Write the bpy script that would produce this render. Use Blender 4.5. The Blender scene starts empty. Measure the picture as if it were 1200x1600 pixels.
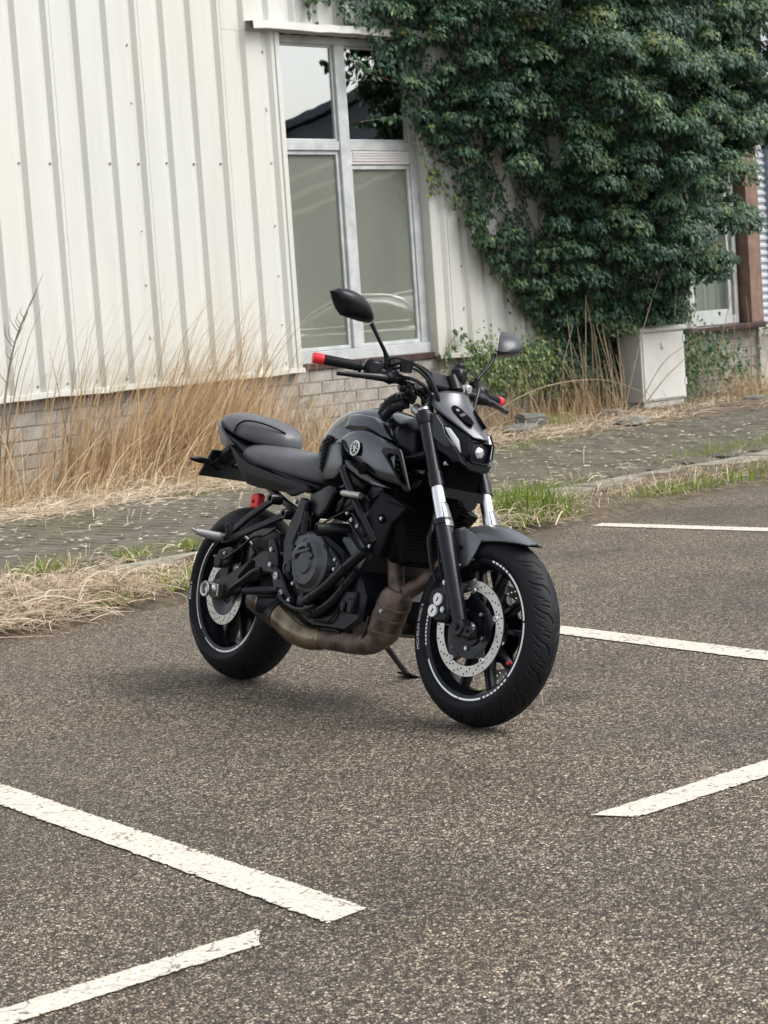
import bpy, bmesh, math, random
import numpy as np
from mathutils import Vector, Matrix
R = math.radians
sin, cos, pi = math.sin, math.cos, math.pi
scn = bpy.context.scene
col = scn.collection
rnd = random.Random(7)

# ------------------------------------------------------------------ camera
# World axes: X runs along the cladded wall, Y runs towards the wall, Z is up.
CAM_Z, PITCH, ROLL, HEAD = 1.3257, R(5.735), R(-3.948), R(43.932)
fw = Vector((cos(HEAD) * cos(PITCH), sin(HEAD) * cos(PITCH), -sin(PITCH)))
rt = Vector((sin(HEAD), -cos(HEAD), 0))
up = rt.cross(fw)
rt2 = cos(ROLL) * rt + sin(ROLL) * up
up2 = -sin(ROLL) * rt + cos(ROLL) * up
cd = bpy.data.cameras.new('camera')
cam = bpy.data.objects.new('camera', cd); col.objects.link(cam)
mw = Matrix((rt2, up2, -fw)).transposed().to_4x4(); mw.translation = (0, 0, CAM_Z)
cam.matrix_world = mw
cd.sensor_fit = 'HORIZONTAL'; cd.sensor_width = 36.0; cd.lens = 3236.1 / 1200 * 36
cd.clip_start = 0.1; cd.clip_end = 2000
cd.dof.use_dof = True; cd.dof.focus_distance = 7.0; cd.dof.aperture_fstop = 16.0
scn.camera = cam

# ------------------------------------------------------------------ light
SUN_EL, SUN_AZ = R(52), R(-58)          # azimuth in the X-Y plane, from +X
w = bpy.data.worlds.new('World'); scn.world = w; w.use_nodes = True
nt = w.node_tree
bg = nt.nodes['Background']
sky = nt.nodes.new('ShaderNodeTexSky'); sky.sky_type = 'NISHITA'; sky.sun_disc = False
sky.sun_elevation = SUN_EL; sky.sun_rotation = R(90) - SUN_AZ
sky.air_density = 1.0; sky.dust_density = 4.0; sky.ozone_density = 1.0
hs = nt.nodes.new('ShaderNodeHueSaturation'); hs.inputs['Saturation'].default_value = 0.22
nt.links.new(sky.outputs[0], hs.inputs['Color']); nt.links.new(hs.outputs[0], bg.inputs[0])
bg.inputs[1].default_value = 0.15
sd = bpy.data.lights.new('sun', 'SUN'); sd.energy = 1.3; sd.angle = R(38); sd.color = (1.0, 0.95, 0.88)
so = bpy.data.objects.new('sun', sd); col.objects.link(so)
sun_dir = Vector((cos(SUN_AZ) * cos(SUN_EL), sin(SUN_AZ) * cos(SUN_EL), sin(SUN_EL)))
so.rotation_euler = sun_dir.to_track_quat('Z', 'Y').to_euler(); so.location = (0, 0, 30)
vs = scn.view_settings
vs.view_transform = 'Standard'; vs.look = 'None'; vs.gamma = 1.0; vs.exposure = 0.78; vs.use_curve_mapping = False
scn.render.engine = 'CYCLES'
scn.cycles.use_denoising = True
scn.cycles.max_bounces = 6; scn.cycles.transparent_max_bounces = 12

# ------------------------------------------------------------------ materials
MATS = {}
def mat(name, base, rough=0.5, metal=0.0, var=0.0, scale=30.0, bump=0.0, bscale=None, coat=0.0, spec=0.5, base2=None, detail=4.0, rvar=0.0):
    if name in MATS: return MATS[name]
    m = bpy.data.materials.new(name); m.use_nodes = True; n = m.node_tree; L = n.links.new
    p = n.nodes['Principled BSDF']
    p.inputs['Base Color'].default_value = (*base, 1); p.inputs['Roughness'].default_value = rough
    p.inputs['Metallic'].default_value = metal; p.inputs['Coat Weight'].default_value = coat
    p.inputs['Coat Roughness'].default_value = 0.08; p.inputs['Specular IOR Level'].default_value = spec
    tc = n.nodes.new('ShaderNodeTexCoord')
    if var or base2:
        nz = n.nodes.new('ShaderNodeTexNoise'); nz.inputs['Scale'].default_value = scale; nz.inputs['Detail'].default_value = detail
        L(tc.outputs['Object'], nz.inputs['Vector'])
        mx = n.nodes.new('ShaderNodeMix'); mx.data_type = 'RGBA'
        a = tuple(c * (1 - var) for c in base); b = base2 if base2 else tuple(c * (1 + var) for c in base)
        mx.inputs[6].default_value = (*a, 1); mx.inputs[7].default_value = (*b, 1)
        rp = n.nodes.new('ShaderNodeMapRange'); rp.inputs[1].default_value = 0.3; rp.inputs[2].default_value = 0.7
        L(nz.outputs[0], rp.inputs[0]); L(rp.outputs[0], mx.inputs[0]); L(mx.outputs[2], p.inputs['Base Color'])
        if rvar:
            r2 = n.nodes.new('ShaderNodeMapRange'); r2.inputs[1].default_value = 0.3; r2.inputs[2].default_value = 0.7
            r2.inputs[3].default_value = rough - rvar; r2.inputs[4].default_value = rough + rvar
            L(nz.outputs[0], r2.inputs[0]); L(r2.outputs[0], p.inputs['Roughness'])
    if bump:
        nb = n.nodes.new('ShaderNodeTexNoise'); nb.inputs['Scale'].default_value = bscale or scale * 4; nb.inputs['Detail'].default_value = 3
        L(tc.outputs['Object'], nb.inputs['Vector'])
        bp = n.nodes.new('ShaderNodeBump'); bp.inputs['Strength'].default_value = bump; bp.inputs['Distance'].default_value = 0.004
        L(nb.outputs[0], bp.inputs['Height']); L(bp.outputs[0], p.inputs['Normal'])
    MATS[name] = m
    return m

def node_mat(name):
    m = bpy.data.materials.new(name); m.use_nodes = True; MATS[name] = m
    return m, m.node_tree, m.node_tree.nodes['Principled BSDF'], m.node_tree.links.new

def N(n, t, **kw):
    x = n.nodes.new(t)
    for k, v in kw.items():
        if k in ('data_type', 'feature', 'operation', 'blend_type', 'noise_dimensions', 'voronoi_dimensions', 'distance', 'wave_type', 'bands_direction', 'attribute_name', 'clamp_factor'):
            setattr(x, k, v)
        else: x.inputs[k].default_value = v
    return x
def ramp(n, stops):
    r = n.nodes.new('ShaderNodeValToRGB'); e = r.color_ramp.elements
    while len(e) < len(stops): e.new(0.5)
    for i, (p, c) in enumerate(stops): e[i].position = p; e[i].color = (*c, 1)
    return r

# ------------------------------------------------------------------ mesh helpers
def catmull(pts, k=6):
    P = [Vector(p) for p in pts]
    if len(P) < 3: return P
    P = [P[0] * 2 - P[1]] + P + [P[-1] * 2 - P[-2]]
    out = []
    for i in range(1, len(P) - 2):
        a, b, c, d = P[i - 1:i + 3]
        for j in range(k):
            t = j / k
            out.append(0.5 * ((2 * b) + (c - a) * t + (2 * a - 5 * b + 4 * c - d) * t * t + (3 * b - a - 3 * c + d) * t ** 3))
    out.append(P[-2])
    return out

class B:
    def __init__(s): s.v = []; s.f = []
    def add(s, v, f):
        o = len(s.v); s.v += [tuple(q) for q in v]; s.f += [tuple(i + o for i in q) for q in f]; return s
    def box(s, c, d, rot=None, ch=0.0):
        hx, hy, hz = d[0] / 2, d[1] / 2, d[2] / 2
        if ch <= 0:
            v = [Vector((x * hx, y * hy, z * hz)) for x in (-1, 1) for y in (-1, 1) for z in (-1, 1)]
            f = [(0, 1, 3, 2), (4, 6, 7, 5), (0, 4, 5, 1), (2, 3, 7, 6), (0, 2, 6, 4), (1, 5, 7, 3)]
        else:
            ch = min(ch, hx * .9, hy * .9, hz * .9)
            v = []; idx = {}
            for x in (-1, 1):
                for y in (-1, 1):
                    for z in (-1, 1):
                        for a in range(3):
                            q = [x * (hx - ch), y * (hy - ch), z * (hz - ch)]; q[a] = (x * hx, y * hy, z * hz)[a]
                            idx[(x, y, z, a)] = len(v); v.append(Vector(q))
            f = []
            g = lambda x, y, z, a: idx[(x, y, z, a)]
            for t in (-1, 1):
                f.append((g(t, -1, -1, 0), g(t, 1, -1, 0), g(t, 1, 1, 0), g(t, -1, 1, 0)))
                f.append((g(-1, t, -1, 1), g(1, t, -1, 1), g(1, t, 1, 1), g(-1, t, 1, 1)))
                f.append((g(-1, -1, t, 2), g(1, -1, t, 2), g(1, 1, t, 2), g(-1, 1, t, 2)))
            for a in (-1, 1):
                for b in (-1, 1):
                    f.append((g(a, b, -1, 0), g(a, b, 1, 0), g(a, b, 1, 1), g(a, b, -1, 1)))
                    f.append((g(a, -1, b, 0), g(a, 1, b, 0), g(a, 1, b, 2), g(a, -1, b, 2)))
                    f.append((g(-1, a, b, 1), g(1, a, b, 1), g(1, a, b, 2), g(-1, a, b, 2)))
            for x in (-1, 1):
                for y in (-1, 1):
                    for z in (-1, 1): f.append((g(x, y, z, 0), g(x, y, z, 1), g(x, y, z, 2)))
        if rot is not None: v = [rot @ q for q in v]
        return s.add([q + Vector(c) for q in v], f)
    def span(s, a, b, ch=0.0):
        return s.box([(a[i] + b[i]) / 2 for i in range(3)], [abs(b[i] - a[i]) for i in range(3)], ch=ch)
    def tube(s, pts, r, n=10, k=6, caps=True, flat=1.0, smooth=True, upv=None):
        P = catmull(pts, k) if smooth else [Vector(p) for p in pts]
        m = len(P)
        if isinstance(r, (int, float)): rr = [r] * m
        else:
            q = np.linspace(0, 1, len(r)); rr = list(np.interp(np.linspace(0, 1, m), q, r))
        ref = Vector(upv) if upv else None
        v = []; nrm = None
        for i in range(m):
            t = (P[min(i + 1, m - 1)] - P[max(i - 1, 0)]).normalized()
            if nrm is None:
                a = ref or (Vector((0, 0, 1)) if abs(t.z) < .9 else Vector((0, 1, 0)))
                nrm = (a - t * a.dot(t)).normalized()
            else: nrm = (nrm - t * nrm.dot(t)).normalized()
            bn = t.cross(nrm)
            for j in range(n):
                an = 2 * pi * j / n
                v.append(P[i] + (nrm * cos(an) + bn * sin(an) * flat) * rr[i])
        f = []
        for i in range(m - 1):
            for j in range(n): f.append((i * n + j, i * n + (j + 1) % n, (i + 1) * n + (j + 1) % n, (i + 1) * n + j))
        if caps: f.append(tuple(range(n))); f.append(tuple((m - 1) * n + j for j in range(n)))
        return s.add(v, f)
    def cyl(s, a, b, r0, r1=None, n=20):
        return s.tube([a, b], [r0, r0 if r1 is None else r1], n=n, smooth=False)
    def lathe(s, prof, c=(0, 0, 0), n=64, closed=False, axis='Y', a0=0.0, a1=2 * pi):
        full = abs(a1 - a0 - 2 * pi) < 1e-6
        m = n if full else n + 1; k = len(prof); v = []
        for i in range(m):
            a = a0 + (a1 - a0) * i / n
            for (r, h) in prof:
                if axis == 'Y': v.append((c[0] + r * cos(a), c[1] + h, c[2] + r * sin(a)))
                elif axis == 'X': v.append((c[0] + h, c[1] + r * cos(a), c[2] + r * sin(a)))
                else: v.append((c[0] + r * cos(a), c[1] + r * sin(a), c[2] + h))
        f = []
        for i in range(n):
            i2 = (i + 1) % m if full else i + 1
            for j in range(k if closed else k - 1):
                j2 = (j + 1) % k
                f.append((i * k + j, i * k + j2, i2 * k + j2, i2 * k + j))
        if not full and closed: f.append(tuple(range(k))); f.append(tuple(n * k + j for j in range(k)))
        return s.add(v, f)
    def prism(s, poly, y0, y1, ch=0.0, plane='XZ'):
        """outline in XZ pushed from y0 (outer, chamfered) to y1"""
        n = len(poly)
        if ch:
            ins = inset(poly, ch)
            d = ch if y1 > y0 else -ch
            rings = [(ins, y0), (poly, y0 + d), (poly, y1 - d), (ins, y1)]
        else: rings = [(poly, y0), (poly, y1)]
        v = []
        for pl, y in rings:
            for q in pl: v.append((q[0], y, q[1]) if plane == 'XZ' else ((y, q[0], q[1]) if plane == 'YZ' else (q[0], q[1], y)))
        m = len(rings)
        f = [tuple(range(n)), tuple((m - 1) * n + i for i in range(n))]
        for k in range(m - 1):
            for i in range(n): f.append((k * n + i, k * n + (i + 1) % n, (k + 1) * n + (i + 1) % n, (k + 1) * n + i))
        return s.add(v, f)
    def loft(s, rings, cap=True):
        n = len(rings[0]); v = [q for r in rings for q in r]; f = []
        for k in range(len(rings) - 1):
            for i in range(n): f.append((k * n + i, k * n + (i + 1) % n, (k + 1) * n + (i + 1) % n, (k + 1) * n + i))
        if cap: f.append(tuple(range(n))); f.append(tuple((len(rings) - 1) * n + i for i in range(n)))
        return s.add(v, f)
    def panel(s, pts, thick=0.008, bulge=0.006, ins=0.82, dirn=(0, 1, 0)):
        """crowned body panel: outline of 3-D points, thickness towards dirn"""
        P = [Vector(p) for p in pts]; n = len(P); c = sum(P, Vector()) / n; d = Vector(dirn)
        inner = [c + (p - c) * ins - d * bulge for p in P]
        e = [p + (c - p).normalized() * .003 - d * bulge * .35 for p in P]
        back = [p + d * thick for p in P]
        return s.loft([inner, e, P, back])
    def mirror(s):
        n = len(s.v); o = n
        s.v += [(x, -y, z) for x, y, z in s.v[:n]]
        s.f += [tuple(i + o for i in reversed(q)) for q in list(s.f)]
        return s

def inset(poly, d):
    n = len(poly); A = sum(poly[i][0] * poly[(i + 1) % n][1] - poly[(i + 1) % n][0] * poly[i][1] for i in range(n))
    sg = 1 if A > 0 else -1; out = []
    for i in range(n):
        p0, p1, p2 = (Vector(poly[(i + k) % n]) for k in (-1, 0, 1))
        a = (p1 - p0).normalized(); b = (p2 - p1).normalized()
        na = Vector((-a.y, a.x)) * sg; nb = Vector((-b.y, b.x)) * sg
        m = (na + nb); m = m / max(m.length_squared / 2, .5)
        q = p1 + m * d; out.append((q.x, q.y))
    return out

def link(o, parent=None, **props):
    col.objects.link(o)
    if parent is not None: o.parent = parent
    for k, v in props.items(): o[k] = v
    return o
def make(name, b, m, parent=None, smooth=True, ang=38, sub=0, xf=None, fix=True, bev=0.0, **props):
    me = bpy.data.meshes.new(name)
    v = b.v if xf is None else [tuple(xf(Vector(q))) for q in b.v]
    me.from_pydata(v, [], b.f); me.validate()
    if fix:
        bm = bmesh.new(); bm.from_mesh(me); bmesh.ops.remove_doubles(bm, verts=bm.verts, dist=1e-5)
        bmesh.ops.recalc_face_normals(bm, faces=bm.faces); bm.to_mesh(me); bm.free()
    if smooth:
        me.polygons.foreach_set('use_smooth', [True] * len(me.polygons))
        if ang < 180: me.set_sharp_from_angle(angle=R(ang))
    me.materials.append(m); me.update()
    o = bpy.data.objects.new(name, me)
    if bev:
        bv = o.modifiers.new('bevel', 'BEVEL'); bv.width = bev; bv.segments = 2; bv.limit_method = 'ANGLE'; bv.angle_limit = R(35)
    if sub:
        sb = o.modifiers.new('sub', 'SUBSURF'); sb.levels = sub; sb.render_levels = sub
    return link(o, parent, **props)
def np_mesh(name, V, F, m, parent=None, smooth=False, attr=None, **props):
    me = bpy.data.meshes.new(name)
    V = np.asarray(V, dtype=np.float32); F = np.asarray(F, dtype=np.int32)
    me.vertices.add(len(V)); me.vertices.foreach_set('co', V.ravel())
    k = F.shape[1]; me.loops.add(F.size); me.loops.foreach_set('vertex_index', F.ravel())
    me.polygons.add(len(F)); me.polygons.foreach_set('loop_start', np.arange(0, F.size, k, dtype=np.int32))
    me.polygons.foreach_set('loop_total', np.full(len(F), k, dtype=np.int32))
    me.update(calc_edges=True); me.validate()
    if smooth: me.polygons.foreach_set('use_smooth', [True] * len(me.polygons))
    if attr is not None:
        a = me.attributes.new('tone', 'FLOAT', 'POINT'); a.data.foreach_set('value', np.asarray(attr, dtype=np.float32))
    me.materials.append(m)
    return link(bpy.data.objects.new(name, me), parent, **props)
def empty(name, loc=(0, 0, 0), parent=None, **props):
    o = bpy.data.objects.new(name, None); o.location = loc; o.empty_display_size = .2
    return link(o, parent, **props)
def thing(o, label, cat, group=None):
    o['label'] = label; o['category'] = cat
    if group: o['group'] = group
    return o
# ================================================================== SETTING
# ---- asphalt: chip-sealed, mixed grey and tan stones
m, n, p, L = node_mat('asphalt'); tc = N(n, 'ShaderNodeTexCoord')
wob = N(n, 'ShaderNodeTexNoise', Scale=60.0, Detail=2.0)
L(tc.outputs['Object'], wob.inputs['Vector'])
addv = N(n, 'ShaderNodeMix', data_type='VECTOR'); addv.inputs[0].default_value = 0.012
L(tc.outputs['Object'], addv.inputs[4]); L(wob.outputs[1], addv.inputs[5])
vo = N(n, 'ShaderNodeTexVoronoi', Scale=130.0); L(addv.outputs[1], vo.inputs['Vector'])
ve = N(n, 'ShaderNodeTexVoronoi', Scale=130.0, feature='DISTANCE_TO_EDGE'); L(addv.outputs[1], ve.inputs['Vector'])
sep = N(n, 'ShaderNodeSeparateColor'); L(vo.outputs['Color'], sep.inputs[0])
stone = ramp(n, [(0.0, (.058, .045, .034)), (.22, (.150, .118, .088)), (.50, (.285, .231, .176)), (.78, (.46, .385, .30)), (1.0, (.74, .65, .53))])
L(sep.outputs[0], stone.inputs[0])
edge = N(n, 'ShaderNodeMapRange'); edge.inputs[1].default_value = 0.0; edge.inputs[2].default_value = 0.20
L(ve.outputs['Distance'], edge.inputs[0])
mx = N(n, 'ShaderNodeMix', data_type='RGBA'); mx.inputs[6].default_value = (.016, .013, .011, 1)
L(edge.outputs[0], mx.inputs[0]); L(stone.outputs[0], mx.inputs[7])
big = N(n, 'ShaderNodeTexNoise', Scale=0.75, Detail=7.0, Roughness=0.62); L(tc.outputs['Object'], big.inputs['Vector'])
bigr = N(n, 'ShaderNodeMapRange'); bigr.inputs[1].default_value = .32; bigr.inputs[2].default_value = .7; bigr.inputs[3].default_value = .58; bigr.inputs[4].default_value = 1.20
L(big.outputs[0], bigr.inputs[0])
mul = N(n, 'ShaderNodeMix', data_type='RGBA', blend_type='MULTIPLY'); mul.inputs[0].default_value = 1
sv = N(n, 'ShaderNodeTexVoronoi', Scale=1.15); sw_ = N(n, 'ShaderNodeTexNoise', Scale=5.0, Detail=4.0); L(tc.outputs['Object'], sw_.inputs['Vector'])
sa = N(n, 'ShaderNodeMix', data_type='VECTOR'); sa.inputs[0].default_value = .22; L(tc.outputs['Object'], sa.inputs[4]); L(sw_.outputs[1], sa.inputs[5]); L(sa.outputs[1], sv.inputs['Vector'])
sr = N(n, 'ShaderNodeMapRange'); sr.inputs[1].default_value = .05; sr.inputs[2].default_value = .20; sr.inputs[3].default_value = .66; sr.inputs[4].default_value = 1.0; L(sv.outputs['Distance'], sr.inputs[0])
sm_ = N(n, 'ShaderNodeMath', operation='MULTIPLY'); L(sr.outputs[0], sm_.inputs[0]); L(bigr.outputs[0], sm_.inputs[1])
L(mx.outputs[2], mul.inputs[6]); L(sm_.outputs[0], mul.inputs[7])
tint = N(n, 'ShaderNodeTexNoise', Scale=2.3, Detail=5.0); L(tc.outputs['Object'], tint.inputs['Vector'])
tr_ = ramp(n, [(.35, (1.0, .985, .96)), (.65, (1.0, .945, .87))]); L(tint.outputs[0], tr_.inputs[0])
mul2 = N(n, 'ShaderNodeMix', data_type='RGBA', blend_type='MULTIPLY'); mul2.inputs[0].default_value = 1
L(mul.outputs[2], mul2.inputs[6]); L(tr_.outputs[0], mul2.inputs[7]); L(mul2.outputs[2], p.inputs['Base Color'])
bp = N(n, 'ShaderNodeBump', Strength=.9, Distance=0.009); L(edge.outputs[0], bp.inputs['Height']); L(bp.outputs[0], p.inputs['Normal'])
rg = N(n, 'ShaderNodeMapRange'); rg.inputs[1].default_value = .35; rg.inputs[2].default_value = .65; rg.inputs[3].default_value = .42; rg.inputs[4].default_value = .85
L(big.outputs[0], rg.inputs[0]); L(rg.outputs[0], p.inputs['Roughness'])
M_ASPH = m

# ---- soil and straw
m, n, p, L = node_mat('soil'); tc = N(n, 'ShaderNodeTexCoord')
n1 = N(n, 'ShaderNodeTexNoise', Scale=14.0, Detail=8.0, Roughness=.7); L(tc.outputs['Object'], n1.inputs['Vector'])
cr = ramp(n, [(.3, (.040, .031, .020)), (.5, (.105, .082, .054)), (.68, (.21, .165, .11))]); L(n1.outputs[0], cr.inputs[0])
L(cr.outputs[0], p.inputs['Base Color']); p.inputs['Roughness'].default_value = .95
bp = N(n, 'ShaderNodeBump', Strength=1.0, Distance=.03); L(n1.outputs[0], bp.inputs['Height']); L(bp.outputs[0], p.inputs['Normal'])
M_SOIL = m

# ---- pavers: mossy grey, each paver slightly different (object random) with pale flecks
m, n, p, L = node_mat('paver'); tc = N(n, 'ShaderNodeTexCoord'); geo = N(n, 'ShaderNodeNewGeometry')
n1 = N(n, 'ShaderNodeTexNoise', Scale=3.0, Detail=8.0, Roughness=.7); L(geo.outputs['Position'], n1.inputs['Vector'])
cr = ramp(n, [(.3, (.056, .052, .036)), (.5, (.094, .085, .064)), (.7, (.135, .120, .094))]); L(n1.outputs[0], cr.inputs[0])
vv = N(n, 'ShaderNodeTexVoronoi', Scale=9.0); L(geo.outputs['Position'], vv.inputs['Vector'])
fl = N(n, 'ShaderNodeMapRange'); fl.inputs[1].default_value = .19; fl.inputs[2].default_value = .14; L(vv.outputs['Distance'], fl.inputs[0])
sp = N(n, 'ShaderNodeSeparateColor'); L(vv.outputs['Color'], sp.inputs[0])
gt = N(n, 'ShaderNodeMath', operation='GREATER_THAN'); gt.inputs[1].default_value = .62; L(sp.outputs[0], gt.inputs[0])
mm = N(n, 'ShaderNodeMath', operation='MULTIPLY'); L(fl.outputs[0], mm.inputs[0]); L(gt.outputs[0], mm.inputs[1])
mx = N(n, 'ShaderNodeMix', data_type='RGBA'); mx.inputs[7].default_value = (.24, .22, .17, 1); L(mm.outputs[0], mx.inputs[0]); L(cr.outputs[0], mx.inputs[6])
ms1 = N(n, 'ShaderNodeTexNoise', Scale=.9, Detail=7.0, Roughness=.65); L(geo.outputs['Position'], ms1.inputs['Vector'])
ms2 = N(n, 'ShaderNodeMapRange'); ms2.inputs[1].default_value = .46; ms2.inputs[2].default_value = .66; ms2.inputs[4].default_value = .55; L(ms1.outputs[0], ms2.inputs[0])
msx = N(n, 'ShaderNodeMix', data_type='RGBA'); msx.inputs[7].default_value = (.070, .070, .024, 1); L(ms2.outputs[0], msx.inputs[0]); L(mx.outputs[2], msx.inputs[6])
L(msx.outputs[2], p.inputs['Base Color']); p.inputs['Roughness'].default_value = .85
bp = N(n, 'ShaderNodeBump', Strength=.4, Distance=.006); L(n1.outputs[0], bp.inputs['Height']); L(bp.outputs[0], p.inputs['Normal'])
M_PAV = m

# ---- white coated steel: faint vertical dirt runs and chalking
m, n, p, L = node_mat('coated_steel'); tc = N(n, 'ShaderNodeTexCoord'); geo = N(n, 'ShaderNodeNewGeometry')
mp = N(n, 'ShaderNodeMapping'); mp.inputs['Scale'].default_value = (5, 5, .4); L(geo.outputs['Position'], mp.inputs[0])
n1 = N(n, 'ShaderNodeTexNoise', Scale=1.0, Detail=6.0, Roughness=.6); L(mp.outputs[0], n1.inputs['Vector'])
cr = ramp(n, [(.22, (.52, .515, .475)), (.5, (.575, .576, .546)), (.75, (.60, .602, .575))]); L(n1.outputs[0], cr.inputs[0])
n2 = N(n, 'ShaderNodeTexNoise', Scale=.7, Detail=3.0); L(geo.outputs['Position'], n2.inputs['Vector'])
cr2 = ramp(n, [(.35, (1, .99, .95)), (.65, (.97, .99, 1.0))]); L(n2.outputs[0], cr2.inputs[0])
mu = N(n, 'ShaderNodeMix', data_type='RGBA', blend_type='MULTIPLY'); mu.inputs[0].default_value = 1
L(cr.outputs[0], mu.inputs[6]); L(cr2.outputs[0], mu.inputs[7])
sx_ = N(n, 'ShaderNodeSeparateXYZ'); L(geo.outputs['Position'], sx_.inputs[0])
zr = N(n, 'ShaderNodeMapRange'); zr.inputs[1].default_value = .78; zr.inputs[2].default_value = 1.25; zr.inputs[3].default_value = .30; zr.inputs[4].default_value = -.12; L(sx_.outputs[2], zr.inputs[0])
dn = N(n, 'ShaderNodeTexNoise', Scale=7.0, Detail=8.0, Roughness=.7); L(geo.outputs['Position'], dn.inputs['Vector'])
da = N(n, 'ShaderNodeMath', operation='ADD'); L(zr.outputs[0], da.inputs[0]); L(dn.outputs[0], da.inputs[1])
dm = N(n, 'ShaderNodeMapRange'); dm.inputs[1].default_value = .56; dm.inputs[2].default_value = .95; dm.inputs[4].default_value = .55; L(da.outputs[0], dm.inputs[0])
dx_ = N(n, 'ShaderNodeMix', data_type='RGBA'); dx_.inputs[7].default_value = (.33, .32, .24, 1); L(dm.outputs[0], dx_.inputs[0]); L(mu.outputs[2], dx_.inputs[6])
L(dx_.outputs[2], p.inputs['Base Color']); p.inputs['Roughness'].default_value = .42
M_STEEL = m

# ---- worn road paint
m, n, p, L = node_mat('road_paint'); tc = N(n, 'ShaderNodeTexCoord')
ck = N(n, 'ShaderNodeTexVoronoi', Scale=7.0, feature='DISTANCE_TO_EDGE'); 
wv = N(n, 'ShaderNodeTexNoise', Scale=9.0, Detail=4.0); L(tc.outputs['Object'], wv.inputs['Vector'])
av = N(n, 'ShaderNodeMix', data_type='VECTOR'); av.inputs[0].default_value = .16; L(tc.outputs['Object'], av.inputs[4]); L(wv.outputs[1], av.inputs[5]); L(av.outputs[1], ck.inputs['Vector'])
cm = N(n, 'ShaderNodeMapRange'); cm.inputs[1].default_value = .006; cm.inputs[2].default_value = .016; L(ck.outputs['Distance'], cm.inputs[0])
sel = N(n, 'ShaderNodeMapRange'); sel.inputs[1].default_value = .5; sel.inputs[2].default_value = .56; L(wv.outputs[0], sel.inputs[0])
mxx = N(n, 'ShaderNodeMath', operation='MAXIMUM'); L(cm.outputs[0], mxx.inputs[0]); L(sel.outputs[0], mxx.inputs[1])
gr = N(n, 'ShaderNodeTexVoronoi', Scale=95.0); L(tc.outputs['Object'], gr.inputs['Vector'])
gs = N(n, 'ShaderNodeSeparateColor'); L(gr.outputs['Color'], gs.inputs[0])
gr2 = ramp(n, [(.0, (.42, .375, .31)), (.15, (.52, .48, .415)), (1.0, (.595, .555, .49))]); L(gs.outputs[0], gr2.inputs[0])
pits = N(n, 'ShaderNodeMath', operation='LESS_THAN'); pits.inputs[1].default_value = .025; L(gs.outputs[1], pits.inputs[0])
pm = N(n, 'ShaderNodeMix', data_type='RGBA'); pm.inputs[7].default_value = (.25, .22, .19, 1); L(pits.outputs[0], pm.inputs[0]); L(gr2.outputs[0], pm.inputs[6])
cx_ = N(n, 'ShaderNodeMix', data_type='RGBA'); cx_.inputs[6].default_value = (.12, .10, .08, 1); L(mxx.outputs[0], cx_.inputs[0]); L(pm.outputs[2], cx_.inputs[7])
L(cx_.outputs[2], p.inputs['Base Color']); p.inputs['Roughness'].default_value = .7
ea = N(n, 'ShaderNodeAttribute'); ea.attribute_name = 'tone'
wn = N(n, 'ShaderNodeTexNoise', Scale=75.0, Detail=3.0); L(tc.outputs['Object'], wn.inputs['Vector'])
w2 = N(n, 'ShaderNodeTexNoise', Scale=3.5, Detail=4.0); L(tc.outputs['Object'], w2.inputs['Vector'])
ws = N(n, 'ShaderNodeMath', operation='ADD'); L(wn.outputs[0], ws.inputs[0])
wm = N(n, 'ShaderNodeMath', operation='MULTIPLY'); wm.inputs[1].default_value = .35; L(w2.outputs[0], wm.inputs[0]); L(wm.outputs[0], ws.inputs[1])
th_ = N(n, 'ShaderNodeMapRange'); th_.inputs[3].default_value = .76; th_.inputs[4].default_value = .93; L(ea.outputs['Fac'], th_.inputs[0])
gtm = N(n, 'ShaderNodeMath', operation='GREATER_THAN'); L(ws.outputs[0], gtm.inputs[0]); L(th_.outputs[0], gtm.inputs[1])
tb_ = N(n, 'ShaderNodeBsdfTransparent'); mxs = N(n, 'ShaderNodeMixShader'); L(gtm.outputs[0], mxs.inputs[0]); L(p.outputs[0], mxs.inputs[1]); L(tb_.outputs[0], mxs.inputs[2]); L(mxs.outputs[0], n.nodes['Material Output'].inputs[0])
bp = N(n, 'ShaderNodeBump', Strength=.5, Distance=.004); L(gr.outputs['Distance'], bp.inputs['Height']); L(bp.outputs[0], p.inputs['Normal'])
M_PAINT = m

def tone_mat(name, stops, rough=.6, trans=0.0, spec=.4):
    m, n, p, L = node_mat(name); a = N(n, 'ShaderNodeAttribute'); a.attribute_name = 'tone'
    r = ramp(n, stops); L(a.outputs['Fac'], r.inputs[0]); L(r.outputs[0], p.inputs['Base Color'])
    p.inputs['Roughness'].default_value = rough; p.inputs['Specular IOR Level'].default_value = spec
    if trans:
        t = N(n, 'ShaderNodeBsdfTranslucent'); L(r.outputs[0], t.inputs[0])
        ms = N(n, 'ShaderNodeMixShader'); ms.inputs[0].default_value = trans
        L(p.outputs[0], ms.inputs[1]); L(t.outputs[0], ms.inputs[2]); L(ms.outputs[0], n.nodes['Material Output'].inputs[0])
    return m
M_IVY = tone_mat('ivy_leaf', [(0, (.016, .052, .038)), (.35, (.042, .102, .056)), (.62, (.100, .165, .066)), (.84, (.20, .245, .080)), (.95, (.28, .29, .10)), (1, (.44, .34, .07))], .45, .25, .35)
M_DRY = tone_mat('dry_grass', [(0, (.20, .115, .055)), (.35, (.40, .265, .135)), (.7, (.56, .42, .265)), (1, (.70, .59, .44))], .8, .25, .2)
M_STRAW = tone_mat('pale_straw', [(0, (.17, .12, .08)), (.35, (.33, .25, .17)), (.7, (.50, .41, .30)), (1, (.66, .58, .46))], .8, .2, .2)
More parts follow.
